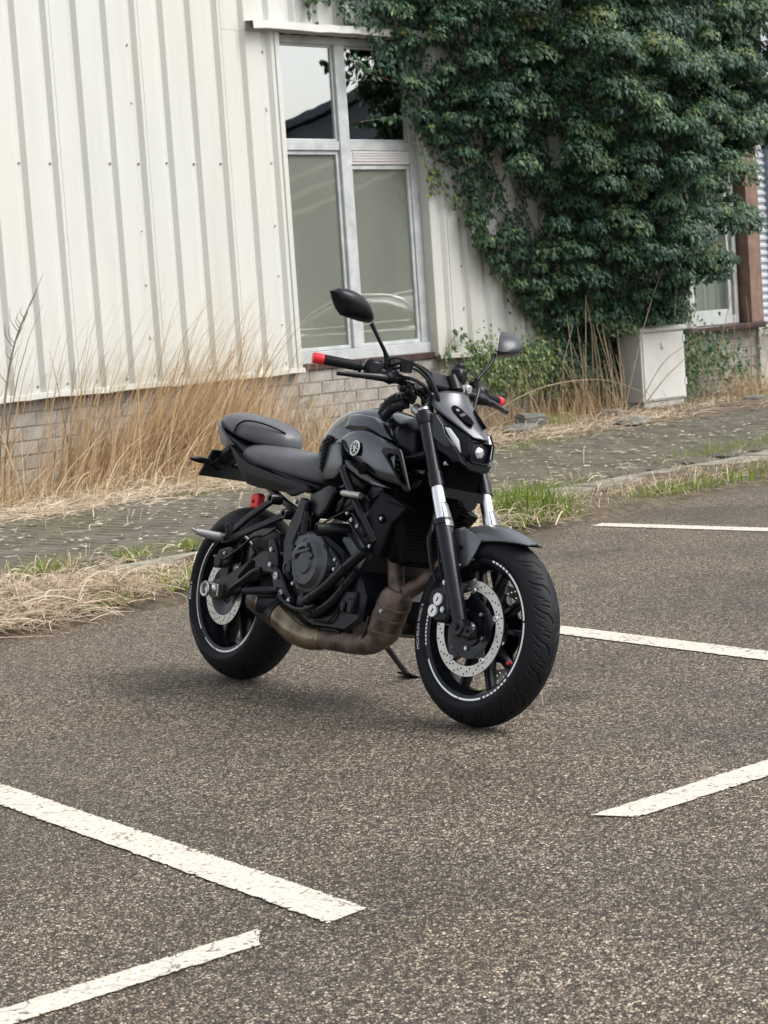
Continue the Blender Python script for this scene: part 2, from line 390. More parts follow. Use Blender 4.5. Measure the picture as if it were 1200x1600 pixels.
M_GREEN = tone_mat('green_grass', [(0, (.075, .13, .016)), (.5, (.19, .27, .035)), (.85, (.32, .36, .08)), (1, (.52, .46, .22))], .7, .25, .2)
M_BARK = mat('bark', (.16, .12, .085), .9, var=.5, scale=25, bump=.6)
M_FRAME = mat('weathered_frame', (.42, .45, .46), .55, var=.14, scale=6, base2=(.55, .575, .57), bump=.15, bscale=60)
M_DARK = mat('dark_interior', (.03, .032, .035), .9, var=.2)
M_BRICK = mat('concrete_brick', (.275, .262, .238), .92, var=.18, scale=7, base2=(.37, .355, .325), bump=.6, bscale=90)
M_MORTAR = mat('mortar', (.22, .205, .18), .95, var=.25, scale=20, bump=.5)
M_CONC = mat('concrete_kerb', (.19, .175, .14), .9, var=.3, scale=6, base2=(.30, .275, .225), bump=.5, bscale=70)
M_CAB = mat('cabinet_grey', (.60, .60, .565), .45, var=.06, scale=5, base2=(.66, .655, .62))
M_TIMBER = mat('stained_timber', (.20, .125, .095), .7, var=.25, scale=9, bump=.3)
M_SILL = mat('dark_red_sill', (.055, .030, .028), .4, var=.3, scale=14)

# ---- ground sheets
def sheet(name, x0, x1, y0, y1, z, m, **kw):
    return make(name, B().add([(x0, y0, z), (x1, y0, z), (x1, y1, z), (x0, y1, z)], [(0, 1, 2, 3)]), m, smooth=False, fix=False, kind='structure', **kw)
sheet('ground', -400, 400, -400, 400, -.06, M_SOIL)
g = B(); nseg = 260; ex = []
def edge_y(x): return 7.42 + .07 * sin(x * 1.3) + .04 * sin(x * 4.1 + 1) + .03 * sin(x * 9.7)
vv_ = []; 
for i in range(nseg + 1):
    x = -30 + i * .28; vv_ += [(x, -60, 0), (x, edge_y(x), 0)]
g.add(vv_, [(2 * i, 2 * i + 2, 2 * i + 3, 2 * i + 1) for i in range(nseg)])
make('asphalt', g, M_ASPH, smooth=False, fix=False, kind='structure')
# verge: uneven strip of soil between asphalt and kerb
vx = np.arange(-2, 30, .12); vy = np.linspace(7.2, 8.26, 10)
V = []; 
for x in vx:
    for j, y in enumerate(vy):
        t = (y - 7.2) / 1.06
        V.append((x, y, -.03 + .085 * min(1, t * 2.2) + .022 * sin(x * 3.1 + y * 2) * (t > .2) + .012 * sin(x * 11 + y * 9)))
k = len(vy); F = [(i * k + j, (i + 1) * k + j, (i + 1) * k + j + 1, i * k + j + 1) for i in range(len(vx) - 1) for j in range(k - 1)]
np_mesh('verge', V, F, M_SOIL, smooth=True, kind='structure')
vx = np.arange(2, 30, .15); vy = np.linspace(11.0, 13.5, 16); V = []
for x in vx:
    for y in vy:
        t = (y - 11.0); V.append((x, y, .015 + .05 * min(1, t * 1.5) + .02 * sin(x * 2.3 + y * 3) + .012 * sin(x * 9 + y * 7)))
k = len(vy); F = [(i * k + j, (i + 1) * k + j, (i + 1) * k + j + 1, i * k + j + 1) for i in range(len(vx) - 1) for j in range(k - 1)]
np_mesh('flower_bed', V, F, M_SOIL, smooth=True, kind='structure')

# ---- kerb of concrete stones
kerb = sheet('kerb', -2, 30, 8.2, 8.6, .0, M_CONC)
for i in range(28):
    x = 1.0 + i * 1.0
    make('kerb_stone', B().box((x, 8.33 + rnd.uniform(-.012, .012), -.005 + rnd.uniform(-.008, .006)), (.985, .26, .15), rot=Matrix.Rotation(rnd.uniform(-.008, .008), 3, 'Z'), ch=.015), M_CONC, kerb, smooth=False, fix=False)

# ---- pavement: herringbone clay pavers
walk = sheet('pavement', -2, 30, 8.46, 11.25, .050, mat('joint_sand', (.030, .030, .017), .95, var=.4, scale=12))
a = .105; pv = B().box((0, 0, 0), (.2035, .0985, .06), ch=.005)
o = make('paver', pv, M_PAV, walk, smooth=False); me_pv = o.data
bpy.data.objects.remove(o)
spots = []
for ix in range(0, 260):
    for iy in range(0, 27):
        kk = (ix - iy) % 4; x = 2.0 + ix * a; y = 8.47 + iy * a
        if kk == 0 and ix < 259: spots.append((x + a, y + a / 2, 0))
        elif kk == 3 and iy < 26: spots.append((x + a / 2, y + a, 1))
def in_view(x, y, z=0.05, mg=1.03):
    d = Vector((x, y, z - CAM_Z)); c = d.dot(fw)
    if c <= .1: return False
    px = d.dot(rt2) / c * 3236; py = d.dot(up2) / c * 3236
    return abs(px) < 600 * mg and abs(py) < 800 * mg
spots.sort(key=lambda q: (not (in_view(q[0], q[1])), math.hypot(q[0], q[1])))
far = B()
for i, (x, y, v_) in enumerate(spots):
    dz = rnd.gauss(0, .0010) + .010 * math.sin(x * 1.1) * math.sin(y * 1.7); rz = (pi / 2 if v_ else 0) + rnd.gauss(0, .012)
    rot = Matrix.Rotation(rz, 3, 'Z') @ Matrix.Rotation(rnd.gauss(0, .005), 3, 'X') @ Matrix.Rotation(rnd.gauss(0, .004), 3, 'Y')
    if i < 300:
        o = bpy.data.objects.new('paver', me_pv); link(o, walk)
        o.location = (x, y, .032 + dz); o.rotation_euler = rot.to_euler()
    else: far.box((x, y, .032 + dz), (.2035, .0985, .06), rot=rot, ch=.005)
make('paver_field', far, M_PAV, walk, smooth=False, fix=False, kind='stuff')

# ---- painted bay lines
def line(pts0, pts1, label, n_=90):
    a0, a1 = Vector(pts0[0]), Vector(pts0[1]); b0, b1 = Vector(pts1[0]), Vector(pts1[1])
    v = []; at_ = []
    for i in range(n_ + 1):
        t = i / n_; q0 = a0.lerp(a1, t); q1 = b0.lerp(b1, t); j = lambda: rnd.gauss(0, .0018); e_ = min(1, min(i, n_ - i) / 1.5)
        for s_, ed in ((-.04, 0), (.10, 1), (.90, 1), (1.04, 0)):
            q = q0.lerp(q1, s_); v.append((q.x + j(), q.y + j(), .004)); at_.append(ed * e_)
    F = [(4 * i + k, 4 * i + k + 1, 4 * i + k + 5, 4 * i + k + 4) for i in range(n_) for k in range(3)]
    o = np_mesh('bay_line', v, F, M_PAINT, attr=at_, kind='structure')
    thing(o, label, 'road marking', 'white parking bay lines')
line([(3.143, 3.165), (3.90, 7.2)], [(3.025, 3.165), (3.79, 7.2)], 'long white bay line running in from the left edge below the motorcycle', 200)
line([(6.36, 5.30), (6.036, 3.33)], [(6.23, 5.30), (5.906, 3.33)], 'white bay line leading right from behind the front tyre', 100)
line([(9.27, 7.225), (9.28, 4.0)], [(9.15, 7.20), (9.14, 4.0)], 'farthest thin white bay line beside the green verge', 160)
line([(1.2, 3.43), (2.91, 3.265)], [(1.2, 3.335), (2.84, 3.185)], 'short white line in the bottom left corner of the asphalt', 100)
line([(4.03, 3.225), (7.0, 2.96)], [(4.07, 3.115), (7.0, 2.84)], 'white line end entering from the right edge in front of the motorcycle', 140)

# ================================================================== WAREHOUSE
ware = empty('warehouse', (12, 13.3, 0)); thing(ware, 'white ribbed steel warehouse wall on a low brick base, half covered by ivy', 'building')
W0 = Vector((12, 13.3, 0))
def wpart(name, b, m, parent=ware, **kw):
    b.v = [(x - W0.x, y - W0.y, z - W0.z) for x, y, z in b.v]
    return make(name, b, m, parent, **kw)
# profiled sheets: crest at y=13.262, valley at y=13.30
PITCH_R, U0 = .303, 10.21
def profile(x0, x1):
    pts = [(x0, None)]; k = math.floor((x0 - U0) / PITCH_R) - 1
    while True:
        u = U0 + k * PITCH_R
        if u > x1 + .1: break
        for du, dp in ((0, 0), (.036, 1), (.080, 1), (.116, 0)):
            if x0 + .004 < u + du < x1 - .004: pts.append((u + du, dp))
        k += 1
    pts.append((x1, None))
    def dep(x):
        t = (x - U0) % PITCH_R
        if t < .036: return t / .036
        if t < .080: return 1
        if t < .116: return (.116 - t) / .036
        return 0
    return [(x, 13.262 + .034 * dep(x)) for x, _ in pts]
def cladding(x0, x1, z0, z1, name='cladding_sheet'):
    pr = profile(x0, x1); b = B(); v = []
    for x, y in pr: v += [(x, y, z0), (x, y, z1)]
    nn = len(pr); f = [(2 * i, 2 * i + 2, 2 * i + 3, 2 * i + 1) for i in range(nn - 1)]
    o = len(v); v += [(x, y + .004, z) for x, y, z in v]; f += [tuple(reversed([q + o for q in t])) for t in f]
    f += [(0, 1, o + 1, o), (2 * nn - 2, o + 2 * nn - 2, o + 2 * nn - 1, 2 * nn - 1)]
    b.add(v, f)
    return wpart(name, b, M_STEEL, smooth=False, fix=False)
zt = 5.2
xs = [6.5]; x = U0 + .15 - 4 * .909
edges = [5.6, 6.724, 7.633, 8.542, 9.451, 10.36, 11.269, 12.178]
for i in range(len(edges) - 1): cladding(edges[i], edges[i + 1] - .003, .80, zt)
cladding(12.178, 12.80, .80, 3.74)
cladding(12.178, 13.087, 3.742, zt)
for x in (13.09, 13.999): cladding(x, x + .906, 3.742, zt)
cladding(14.68, 14.902, .80, 3.74)
for x in (14.908, 15.817, 16.726, 17.635): cladding(x, x + .906, .80, zt)
cladding(18.544, 18.90, .80, zt); cladding(18.90, 20.2, 3.0, zt)
# screws
scr = B()
for kx in range(-12, 34):
    u = U0 + kx * PITCH_R + .056
    for z, pr_ in ((2.61, .75), (.86, .8), (4.1, .7)):
        if (12.93 < u < 14.68 and z < 3.7) or u > 18.8: continue
        if rnd.random() < pr_: scr.cyl((u + rnd.uniform(-.01, .01), 13.286, z + rnd.uniform(-.01, .01)), (u, 13.30, z), .0085, n=8)
    if kx in (3, 8, 9, 16):
        for z in (1.2, 1.62, 2.05, 3.1, 3.55):
            if not 12.93 < u < 14.68: scr.cyl((U0 + kx * PITCH_R + .004, 13.25, z + rnd.uniform(-.05, .05)), (U0 + kx * PITCH_R + .004, 13.27, z), .006, n=8)
wpart('screw_heads', scr, mat('zinc', (.23, .22, .2), .5, .6), smooth=False, fix=False, kind='stuff')
# drip flashing along the bottom edge, corner flashings, lintel flashing
def flash(name, x0, x1, y0, z0, y1, z1):
    nx = max(2, int((x1 - x0) / .15)); v = []
    for i in range(nx + 1):
        x = x0 + (x1 - x0) * i / nx; q = .004 * sin(x * 7) + .003 * sin(x * 17)
        v += [(x, y1, z1), (x, y0, z1 - .01 + q), (x, y0 - .006, z0 + q), (x, y0 + .004, z0 - .006 + q), (x, y1, z0 + .02)]
    f = [(5 * i + j, 5 * i + 5 + j, 5 * i + 6 + j, 5 * i + 1 + j) for i in range(nx) for j in range(4)]
    return wpart(name, B().add(v, f), M_STEEL, smooth=False)
flash('drip_flashing', 5.6, 12.86, 13.235, .765, 13.33, .815)
flash('drip_flashing', 14.66, 18.95, 13.235, .765, 13.33, .815)
flash('lintel_flashing', 12.46, 15.0, 13.16, 3.755, 13.30, 3.83)
wpart('corner_flashing', B().span((12.79, 13.25, .79), (12.848, 13.44, 3.75), .004), M_STEEL, smooth=False)
wpart('corner_flashing', B().span((14.655, 13.25, .79), (14.705, 13.40, 3.75), .004), M_STEEL, smooth=False)
# brick plinth
plinth = wpart('plinth', B().span((5.6, 13.325, -.05), (20.6, 13.55, .80)), M_MORTAR, smooth=False)
bw, bh = .29, .112
me_br = [bpy.data.meshes.new('brick') for _ in range(4)]
for q in me_br:
    b = B().box((0, 0, 0), (bw - .012 , .09, bh - .012), ch=.004)
    q.from_pydata([(x + rnd.gauss(0, .0015), y + rnd.gauss(0, .0015), z + rnd.gauss(0, .0015)) for x, y, z in b.v], [], b.f); q.materials.append(M_BRICK)
brick_n = 0
for r_ in range(7):
    z = .775 - bh / 2 - r_ * bh
    x = 8.2 + (bw / 2 if r_ % 2 else 0)
    while x < 20.3:
        vis = (x < 13.1 or 13.1 <= x < 16.3 or x > 18.3)
        if vis and brick_n < 300:
            o = bpy.data.objects.new('brick', me_br[rnd.randrange(4)]); link(o, plinth)
            o.location = (x - 12, 13.365 + rnd.gauss(0, .003) - 13.3, z); brick_n += 1
        x += bw
# windows
def glass_mat(name, refl, tint=(.97, .975, .965)):
    m, n, p, L = node_mat(name); gl = N(n, 'ShaderNodeBsdfGlossy'); gl.inputs['Roughness'].default_value = .012; gl.inputs['Color'].default_value = (.70, .72, .71, 1)
    tr = N(n, 'ShaderNodeBsdfTransparent'); tr.inputs[0].default_value = (*tint, 1)
    lw = N(n, 'ShaderNodeLayerWeight'); pw = N(n, 'ShaderNodeMath', operation='POWER'); pw.inputs[1].default_value = 4.0; L(lw.outputs['Facing'], pw.inputs[0])
    mr = N(n, 'ShaderNodeMapRange'); mr.inputs[3].default_value = refl; mr.inputs[4].default_value = 1.0; L(pw.outputs[0], mr.inputs[0])
    nz = N(n, 'ShaderNodeTexNoise', Scale=1.6, Detail=2.0); t = N(n, 'ShaderNodeTexCoord'); L(t.outputs['Object'], nz.inputs['Vector'])
    bp = N(n, 'ShaderNodeBump', Strength=.035, Distance=.02); L(nz.outputs[0], bp.inputs['Height']); L(bp.outputs[0], gl.inputs['Normal'])
    ms = N(n, 'ShaderNodeMixShader'); L(mr.outputs[0], ms.inputs[0]); L(tr.outputs[0], ms.inputs[1]); L(gl.outputs[0], ms.inputs[2])
    L(ms.outputs[0], n.nodes['Material Output'].inputs[0]); return m
M_GLASS_UP = glass_mat('coated_glass', .48); M_GLASS_LO = glass_mat('plain_glass', .15)
m, n, p, L = node_mat('window_blind'); tc = N(n, 'ShaderNodeTexCoord')
mp = N(n, 'ShaderNodeMapping'); mp.inputs['Scale'].default_value = (3, 3, .5); L(tc.outputs['Object'], mp.inputs[0])
n1 = N(n, 'ShaderNodeTexNoise', Scale=1.0, Detail=5.0); L(mp.outputs[0], n1.inputs['Vector'])
cr = ramp(n, [(.3, (.30, .315, .27)), (.7, (.36, .37, .32))]); L(n1.outputs[0], cr.inputs[0]); L(cr.outputs[0], p.inputs['Base Color']); p.inputs['Roughness'].default_value = .9
M_BLIND = m
win = empty('window', (13.8 - 12, .06, 0), ware)
def win_part(name, a_, b_, m_, ch=.004, parent=win, org=(13.8, 13.36, 0), **kw):
    dy_ = 0 if name in ('room_wall', 'sill_board') else .03
    b = B().span(a_, b_, ch); b.v = [(x - org[0], y - org[1] + dy_, z - org[2]) for x, y, z in b.v]
    return make(name, b, m_, parent, smooth=False, **kw)
fy0, fy1 = 13.325, 13.40
win_part('frame_head', (12.85, fy0, 3.68), (14.653, fy1, 3.75), M_FRAME)
win_part('frame_foot', (12.85, fy0 - .02, .835), (14.653, fy1, .935), M_FRAME)
win_part('frame_jamb', (14.55, fy0 + .004, .936), (14.653, fy1, 3.679), M_FRAME)
win_part('frame_jamb', (12.85, fy0 + .004, .936), (12.93, fy1, 3.679), M_FRAME)
win_part('mullion', (13.615, fy0 - .01, .936), (13.745, fy1, 3.679), M_FRAME)
win_part('transom', (12.931, fy0 + .002, 2.735), (13.614, fy1, 2.815), M_FRAME)
win_part('transom', (13.746, fy0 + .002, 2.735), (14.549, fy1, 2.815), M_FRAME)
# inner sashes
def sash(x0, x1, z0, z1, m_=M_FRAME, t=.035, y=13.345):
    s = win_part('sash', (x0, y, z0), (x1, y + .03, z0 + t), m_)
    for a_, b_ in (((x0, y, z1 - t), (x1, y + .03, z1)), ((x0, y, z0 + t), (x0 + t, y + .03, z1 - t)), ((x1 - t, y, z0 + t), (x1, y + .03, z1 - t))):
        b = B().span(a_, b_, .003); b.v = [(x - 13.8, yy - 13.36 + .03, z) for x, yy, z in b.v]
        bm = bmesh.new(); bm.from_mesh(s.data); me2 = bpy.data.meshes.new('t'); me2.from_pydata(b.v, [], b.f); bm.from_mesh(me2); bm.to_mesh(s.data); bm.free(); bpy.data.meshes.remove(me2)
sash(12.932, 13.613, .937, 2.733); sash(13.747, 14.548, .937, 2.60)
sash(12.932, 13.613, 2.817, 3.678, t=.022); sash(13.747, 14.548, 2.817, 3.678, t=.022)
vent = win_part('vent_strip', (13.75, 13.335, 2.61), (14.546, 13.36, 2.733), mat('vent_grey', (.62, .60, .59), .5, var=.05))
for z in (2.64, 2.665, 2.69, 2.712): win_part('vent_louvre', (13.78, 13.325, z), (14.52, 13.336, z + .012), MATS['vent_grey'], ch=0)
for (x0, x1, z0, z1, g_) in ((12.945, 13.6, .96, 2.71, M_GLASS_LO), (13.76, 14.53, .96, 2.58, M_GLASS_LO), (12.945, 13.6, 2.83, 3.665, M_GLASS_UP), (13.76, 14.53, 2.83, 3.665, M_GLASS_UP)):
    win_part('pane', (x0, 13.358, z0), (x1, 13.364, z1), g_, ch=0)
win_part('blind', (12.932, 13.372, .94), (13.614, 13.376, 2.75), M_BLIND, ch=0); win_part('blind', (13.746, 13.372, .94), (14.549, 13.376, 2.75), M_BLIND, ch=0)
for a_, b_ in (((12.80, 13.44, .80), (12.84, 15.5, 3.9)), ((14.76, 13.44, .80), (14.80, 15.5, 3.9)), ((12.8, 15.5, .8), (14.8, 15.54, 3.9)), ((12.8, 13.44, .76), (14.8, 15.5, .799)), ((12.8, 13.44, 3.9), (14.8, 15.5, 3.94))):
    win_part('room_wall', a_, b_, M_DARK, ch=0)
win_part('sill_board', (12.86, 13.30, .775), (14.65, 13.37, .834), M_SILL)
# second window at the right, behind the ivy edge
win2 = empty('window', (19.0 - 12, .06, 0), ware); o2 = (19.0, 13.36, 0)
M_PALE = mat('pale_frame', (.47, .50, .49), .5, var=.1, scale=5)
for nm, a_, b_, mm_ in (('frame_foot', (17.9, 13.31, .835), (19.86, 13.40, .93), M_PALE), ('frame_head', (17.9, 13.31, 2.9), (19.86, 13.40, 3.0), M_PALE),
                        ('frame_jamb', (19.79, 13.312, .931), (19.86, 13.40, 2.899), M_PALE), ('sash', (19.70, 13.33, .931), (19.755, 13.37, 2.899), M_PALE),
                        ('sash', (18.9, 13.33, .931), (19.699, 13.37, 1.0), M_PALE), ('mullion', (18.86, 13.32, .931), (18.90, 13.39, 2.899), M_PALE)):
    win_part(nm, a_, b_, mm_, parent=win2, org=o2)
win_part('pane', (18.9, 13.35, 1.0), (19.70, 13.355, 2.9), M_GLASS_LO, ch=0, parent=win2, org=o2)
M_CURT = mat('net_curtain', (.50, .56, .50), .9, var=.1, scale=3, base2=(.62, .66, .60))
cb = B(); v = []
for i in range(60):
    x = 18.88 + i * .0155; y = 13.46 + .018 * sin(i * 1.15) + .01 * sin(i * .47); v += [(x, y, .93), (x, y, 2.92)]
cb.add([(x - o2[0], y - o2[1], z) for x, y, z in v], [(2 * i, 2 * i + 2, 2 * i + 3, 2 * i + 1) for i in range(59)])
make('curtain', cb, M_CURT, win2, fix=False)
wpart('window_sill', B().span((18.6, 13.17, .765), (20.15, 13.40, .83), .012), M_SILL)
wpart('timber_post', B().span((19.90, 13.20, .83), (20.15, 13.42, 3.4), .006), M_TIMBER)
wpart('back_wall', B().span((5.6, 15.6, -.05), (20.6, 15.8, 5.0)), M_DARK)
wpart('roof', B().span((5.5, 13.25, 5.2), (20.6, 16, 5.35)), mat('roof_grey', (.1, .1, .1), .8))
# ---- neighbouring building at the right edge
nb = empty('neighbour_building', (21, 13.3, 0)); thing(nb, 'white horizontally ribbed building with blue door frame at the far right edge', 'building')
def nbp(name, b, m_, **kw):
    b.v = [(x - 21, y - 13.3, z) for x, y, z in b.v]; return make(name, b, m_, nb, **kw)
v = []; k = 0
z = .80
while z < 4.6:
    for dz, dy in ((0, 0), (.02, -.022), (.045, -.022), (.065, 0)): v += [(20.17, 13.30 + dy, z + dz), (20.44, 13.30 + dy, z + dz)]
    z += .085
nbp('ribbed_siding', B().add(v, [(2 * i, 2 * i + 1, 2 * i + 3, 2 * i + 2) for i in range(len(v) // 2 - 1)]), mat('white_siding', (.47, .50, .54), .5, var=.05), smooth=False, fix=False)
M_BLUEF = mat('blue_grey_frame', (.26, .32, .42), .5, var=.08); M_BLUE = mat('blue_panel', (.03, .055, .16), .35, var=.1)
nbp('door_frame', B().span((20.44, 13.22, .3), (20.62, 13.42, 2.9), .006), M_BLUEF, smooth=False)
nbp('door_head', B().span((20.44, 13.221, 2.9), (22.6, 13.42, 3.1), .006), M_BLUEF, smooth=False)
nbp('door_panel', B().span((20.625, 13.30, .05), (22.4, 13.36, 2.895)), M_BLUE, smooth=False)
nbp('fascia', B().span((20.44, 13.25, 3.105), (26, 13.45, 5.0)), MATS['white_siding'], smooth=False)
nbp('side_wall', B().span((22.45, 13.25, .05), (26, 13.45, 3.1)), MATS['white_siding'], smooth=False)
nbp('base_wall', B().span((20.15, 13.28, -.05), (20.62, 13.5, .79)), mat('pale_render', (.46, .44, .40), .9, var=.12), smooth=False)

# ================================================================== CABINET
cab = empty('utility_cabinet', (17.55, 12.9, 0)); thing(cab, 'pale grey metal utility cabinet standing against the ivy by the wall', 'cabinet')
def cp(name, a_, b_, m_=M_CAB, ch=.006, **kw):
    b = B().span(a_, b_, ch); b.v = [(x - 17.55, y - 12.9, z) for x, y, z in b.v]; return make(name, b, m_, cab, smooth=False, **kw)
cp('body', (17.18, 12.755, .13), (17.94, 13.05, .84)); cp('lid', (17.155, 12.725, .842), (17.965, 13.07, .895), ch=.012)
cp('base', (17.20, 12.77, -.03), (17.92, 13.04, .128), mat('cabinet_base', (.42, .42, .39), .7, var=.15, scale=10))
cp('door', (17.205, 12.743, .15), (17.915, 12.754, .825), ch=.003)
b = B().tube([(17.53, 12.735, .735), (17.535, 12.735, .69), (17.545, 12.735, .665)], [.026, .03, .02], n=12); b.v = [(x - 17.55, (y - 12.74) * .5 + 12.74 - 12.9, z) for x, y, z in b.v]
make('lock_cover', b, mat('lock_grey', (.66, .66, .64), .35), cab)
for z in (.27, .72): cp('hinge', (17.90, 12.735, z), (17.93, 12.742, z + .07), ch=0)

# ================================================================== VEGETATION
def leaf_arrays(pos, nrm, tip, size, wid=.85, fold=.16):
    nrm = nrm / np.linalg.norm(nrm, axis=1, keepdims=True)
    tip = tip - nrm * (tip * nrm).sum(1, keepdims=True); tip /= np.linalg.norm(tip, axis=1, keepdims=True) + 1e-9
    sd_ = np.cross(tip, nrm); s = size[:, None]
    b_ = pos - tip * s * .45; t = pos + tip * s * .6 - nrm * s * .12; mm_ = pos
    l = pos - sd_ * s * .5 * wid - tip * s * .12 - nrm * s * fold; r = pos + sd_ * s * .5 * wid - tip * s * .12 - nrm * s * fold
    V = np.stack([b_, l, t, r, mm_], 1).reshape(-1, 3); n_ = len(pos); o = np.arange(n_)[:, None] * 5
    F = np.concatenate([o + np.array([[0, 4, 1]]), o + np.array([[1, 4, 2]]), o + np.array([[2, 4, 3]]), o + np.array([[3, 4, 0]])], 0)
    return V, F
def inside(poly, x, y):
    c = np.zeros(len(x), bool); n_ = len(poly)
    for i in range(n_):
        x0, y0 = poly[i]; x1, y1 = poly[(i + 1) % n_]
        t = ((y0 > y) != (y1 > y)) & (x < (x1 - x0) * (y - y0) / (y1 - y0 + 1e-12) + x0); c ^= t
    return c
rg_ = np.random.default_rng(5)
ivy = empty('ivy', (17, 13.2, 0)); thing(ivy, 'large dark green ivy covering the wall above the grey cabinet', 'ivy')
FLAT = [(13.15, 5.1), (13.25, 4.02), (13.62, 3.84), (13.98, 3.55), (14.22, 3.2), (14.5, 3.0), (14.62, 2.75), (14.9, 2.62), (15.15, 2.3), (15.2, 2.0), (15.5, 1.6), (15.9, 1.15), (16.3, .85), (16.5, .1), (18.4, .05), (18.6, .8), (18.7, 1.6), (19.3, 2.2), (20.1, 3.0), (20.5, 5.1)]
CLUMP = [(13.75, 5.0), (14.1, 3.85), (14.45, 3.05), (14.85, 2.45), (15.25, 1.85), (15.7, 1.3), (16.2, .95), (17.0, .85), (17.72, .98), (17.6, 1.2), (18.05, 1.5), (17.6, 1.72), (18.6, 1.95), (18.75, 2.05), (18.2, 2.3), (18.45, 2.62), (19.25, 2.75), (19.5, 3.2), (19.9, 5.0)]
GAPS = [(16.56, 2.74, .20, .18), (16.11, 2.08, .14, .20), (15.8, 2.33, .12, .22), (15.62, 2.6, .12, .16), (14.80, 3.62, .15, .10), (15.55, 2.05, .07, .14), (16.0, 1.55, .08, .1), (15.35, 2.85, .06, .1)]
def notgap(x, z, k=1.0):
    ok = np.ones(len(x), bool)
    for gx, gz, a_, b_ in GAPS: ok &= ((x - gx) / (a_ * k)) ** 2 + ((z - gz) / (b_ * k)) ** 2 > 1
    return ok
P_, Nn, T_, S_, tone = [], [], [], [], []
# flat layer clinging to the wall
nf = 52000
x = rg_.uniform(13, 20.6, nf); z = rg_.uniform(0, 5.1, nf); jit = .12 * np.sin(x * 9) * np.sin(z * 7.3)
ok = inside(FLAT, x + jit, z + jit * .6) & notgap(x, z); x, z = x[ok], z[ok]; nf = len(x)
y = 13.245 - rg_.uniform(0, .16, nf)
P_.append(np.stack([x, y, z], 1)); nn_ = rg_.normal(0, .42, (nf, 3)) + np.array([-.1, -1.0, .45]); Nn.append(nn_)
T_.append(rg_.normal(0, .45, (nf, 3)) + np.array([0, -.25, -1])); S_.append(rg_.uniform(.035, .075, nf)); tone.append(rg_.beta(2, 4.2, nf) * .85)
# bushy clumps standing off the wall
cl = []
tries = 0
while len(cl) < 480 and tries < 20000:
    tries += 1; cx, cz = rg_.uniform(13.6, 20), rg_.uniform(.8, 5.0)
    if not inside(CLUMP, np.array([cx]), np.array([cz]))[0]: continue
    # distance from the trailing left edge decides how far it stands off
    dl = max(0, (cx - np.interp(cz, [.9, 1.3, 1.85, 2.45, 3.05, 3.85, 5.0], [16.2, 15.7, 15.25, 14.85, 14.45, 14.1, 13.75])))
    dep_ = min(.10 + .36 * dl, .85) * (.55 + .8 * rg_.random()) * np.interp(cz, [.8, 1.4, 5], [.75, 1, 1.05])
    cyy = 13.22 - dep_; ux = cx * 13.25 / cyy; uz = 1.3257 + (cz - 1.3257) * 13.25 / cyy
    if not notgap(np.array([ux]), np.array([uz]), 1.9)[0] or not notgap(np.array([cx]), np.array([cz]), 1.3)[0]: continue
    if any((cx - q[0]) ** 2 + (cz - q[2]) ** 2 < (.10 + .12 * rg_.random()) ** 2 for q in cl): continue
    cl.append((cx, 13.22 - dep_, cz, dl))
for cx, cy, cz, dl in cl:
    rad = rg_.uniform(.10, .28) * min(1, .5 + .35 * dl); n_ = int(rg_.uniform(330, 450) * (rad / .2) ** 1.6)
    d = rg_.normal(0, 1, (n_, 3)); d /= np.linalg.norm(d, axis=1, keepdims=True); d[:, 1] = -np.abs(d[:, 1]) * rg_.choice([1, 1, 1, -.4], n_); d[:, 2] = np.where(d[:, 2] < -.35, -d[:, 2] * .6, d[:, 2])
    rr = rad * rg_.uniform(.6, 1.1, n_)[:, None] * np.array([1.15, 1.1, rg_.uniform(.6, 1.0)])
    pos = np.array([cx, cy, cz]) + d * rr; pos[:, 1] = np.minimum(pos[:, 1], 13.22)
    P_.append(pos); Nn.append(d * 1.0 + np.array([-.05, -.25, .55]) + rg_.normal(0, .3, (n_, 3)))
    T_.append(d * np.array([.55, .7, 0]) + np.array([0, -.1, -.85]) + rg_.normal(0, .42, (n_, 3))); S_.append(rg_.gamma(8, .0056, n_).clip(.024, .08))
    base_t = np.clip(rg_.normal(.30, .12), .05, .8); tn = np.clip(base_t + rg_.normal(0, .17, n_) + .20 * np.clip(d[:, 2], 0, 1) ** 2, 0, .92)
    if rg_.random() < .012: tn = np.clip(tn + .25, 0, .97)
    tone.append(tn)
# low ivy beside the cabinet
for cx, cy, cz, rx, rz, n_ in ((18.35, 13.0, .45, .3, .38, 700), (18.95, 13.1, .5, .4, .25, 600), (19.4, 13.05, .25, .3, .25, 300), (16.75, 13.1, .5, .32, .4, 1500), (15.3, 12.98, .58, .45, .25, 1100), (14.85, 12.9, .72, .25, .2, 420), (15.8, 13.0, .66, .35, .22, 800), (16.3, 13.05, .45, .3, .33, 900), (18.1, 12.95, .2, .2, .2, 200), (20.3, 13.1, .72, .3, .1, 160)):
    d = rg_.normal(0, .55, (n_, 3)); pos = np.array([cx, cy, cz]) + d * np.array([rx, .12, rz]); pos[:, 2] = np.maximum(pos[:, 2], .05); pos[:, 1] = np.minimum(pos[:, 1], 13.25)
    P_.append(pos); Nn.append(rg_.normal(0, .5, (n_, 3)) + np.array([-.1, -.8, .5])); T_.append(rg_.normal(0, .5, (n_, 3)) + np.array([0, -.2, -1])); S_.append(rg_.uniform(.032, .060, n_))
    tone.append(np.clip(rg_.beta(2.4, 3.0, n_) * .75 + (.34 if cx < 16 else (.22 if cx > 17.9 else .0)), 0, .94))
P_, Nn, T_, S_, tone = map(np.concatenate, (P_, Nn, T_, S_, tone))
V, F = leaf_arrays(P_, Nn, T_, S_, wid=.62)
np_mesh('foliage', V - np.array([17, 13.2, 0]), F, M_IVY, ivy, attr=np.repeat(tone, 5), kind='stuff')
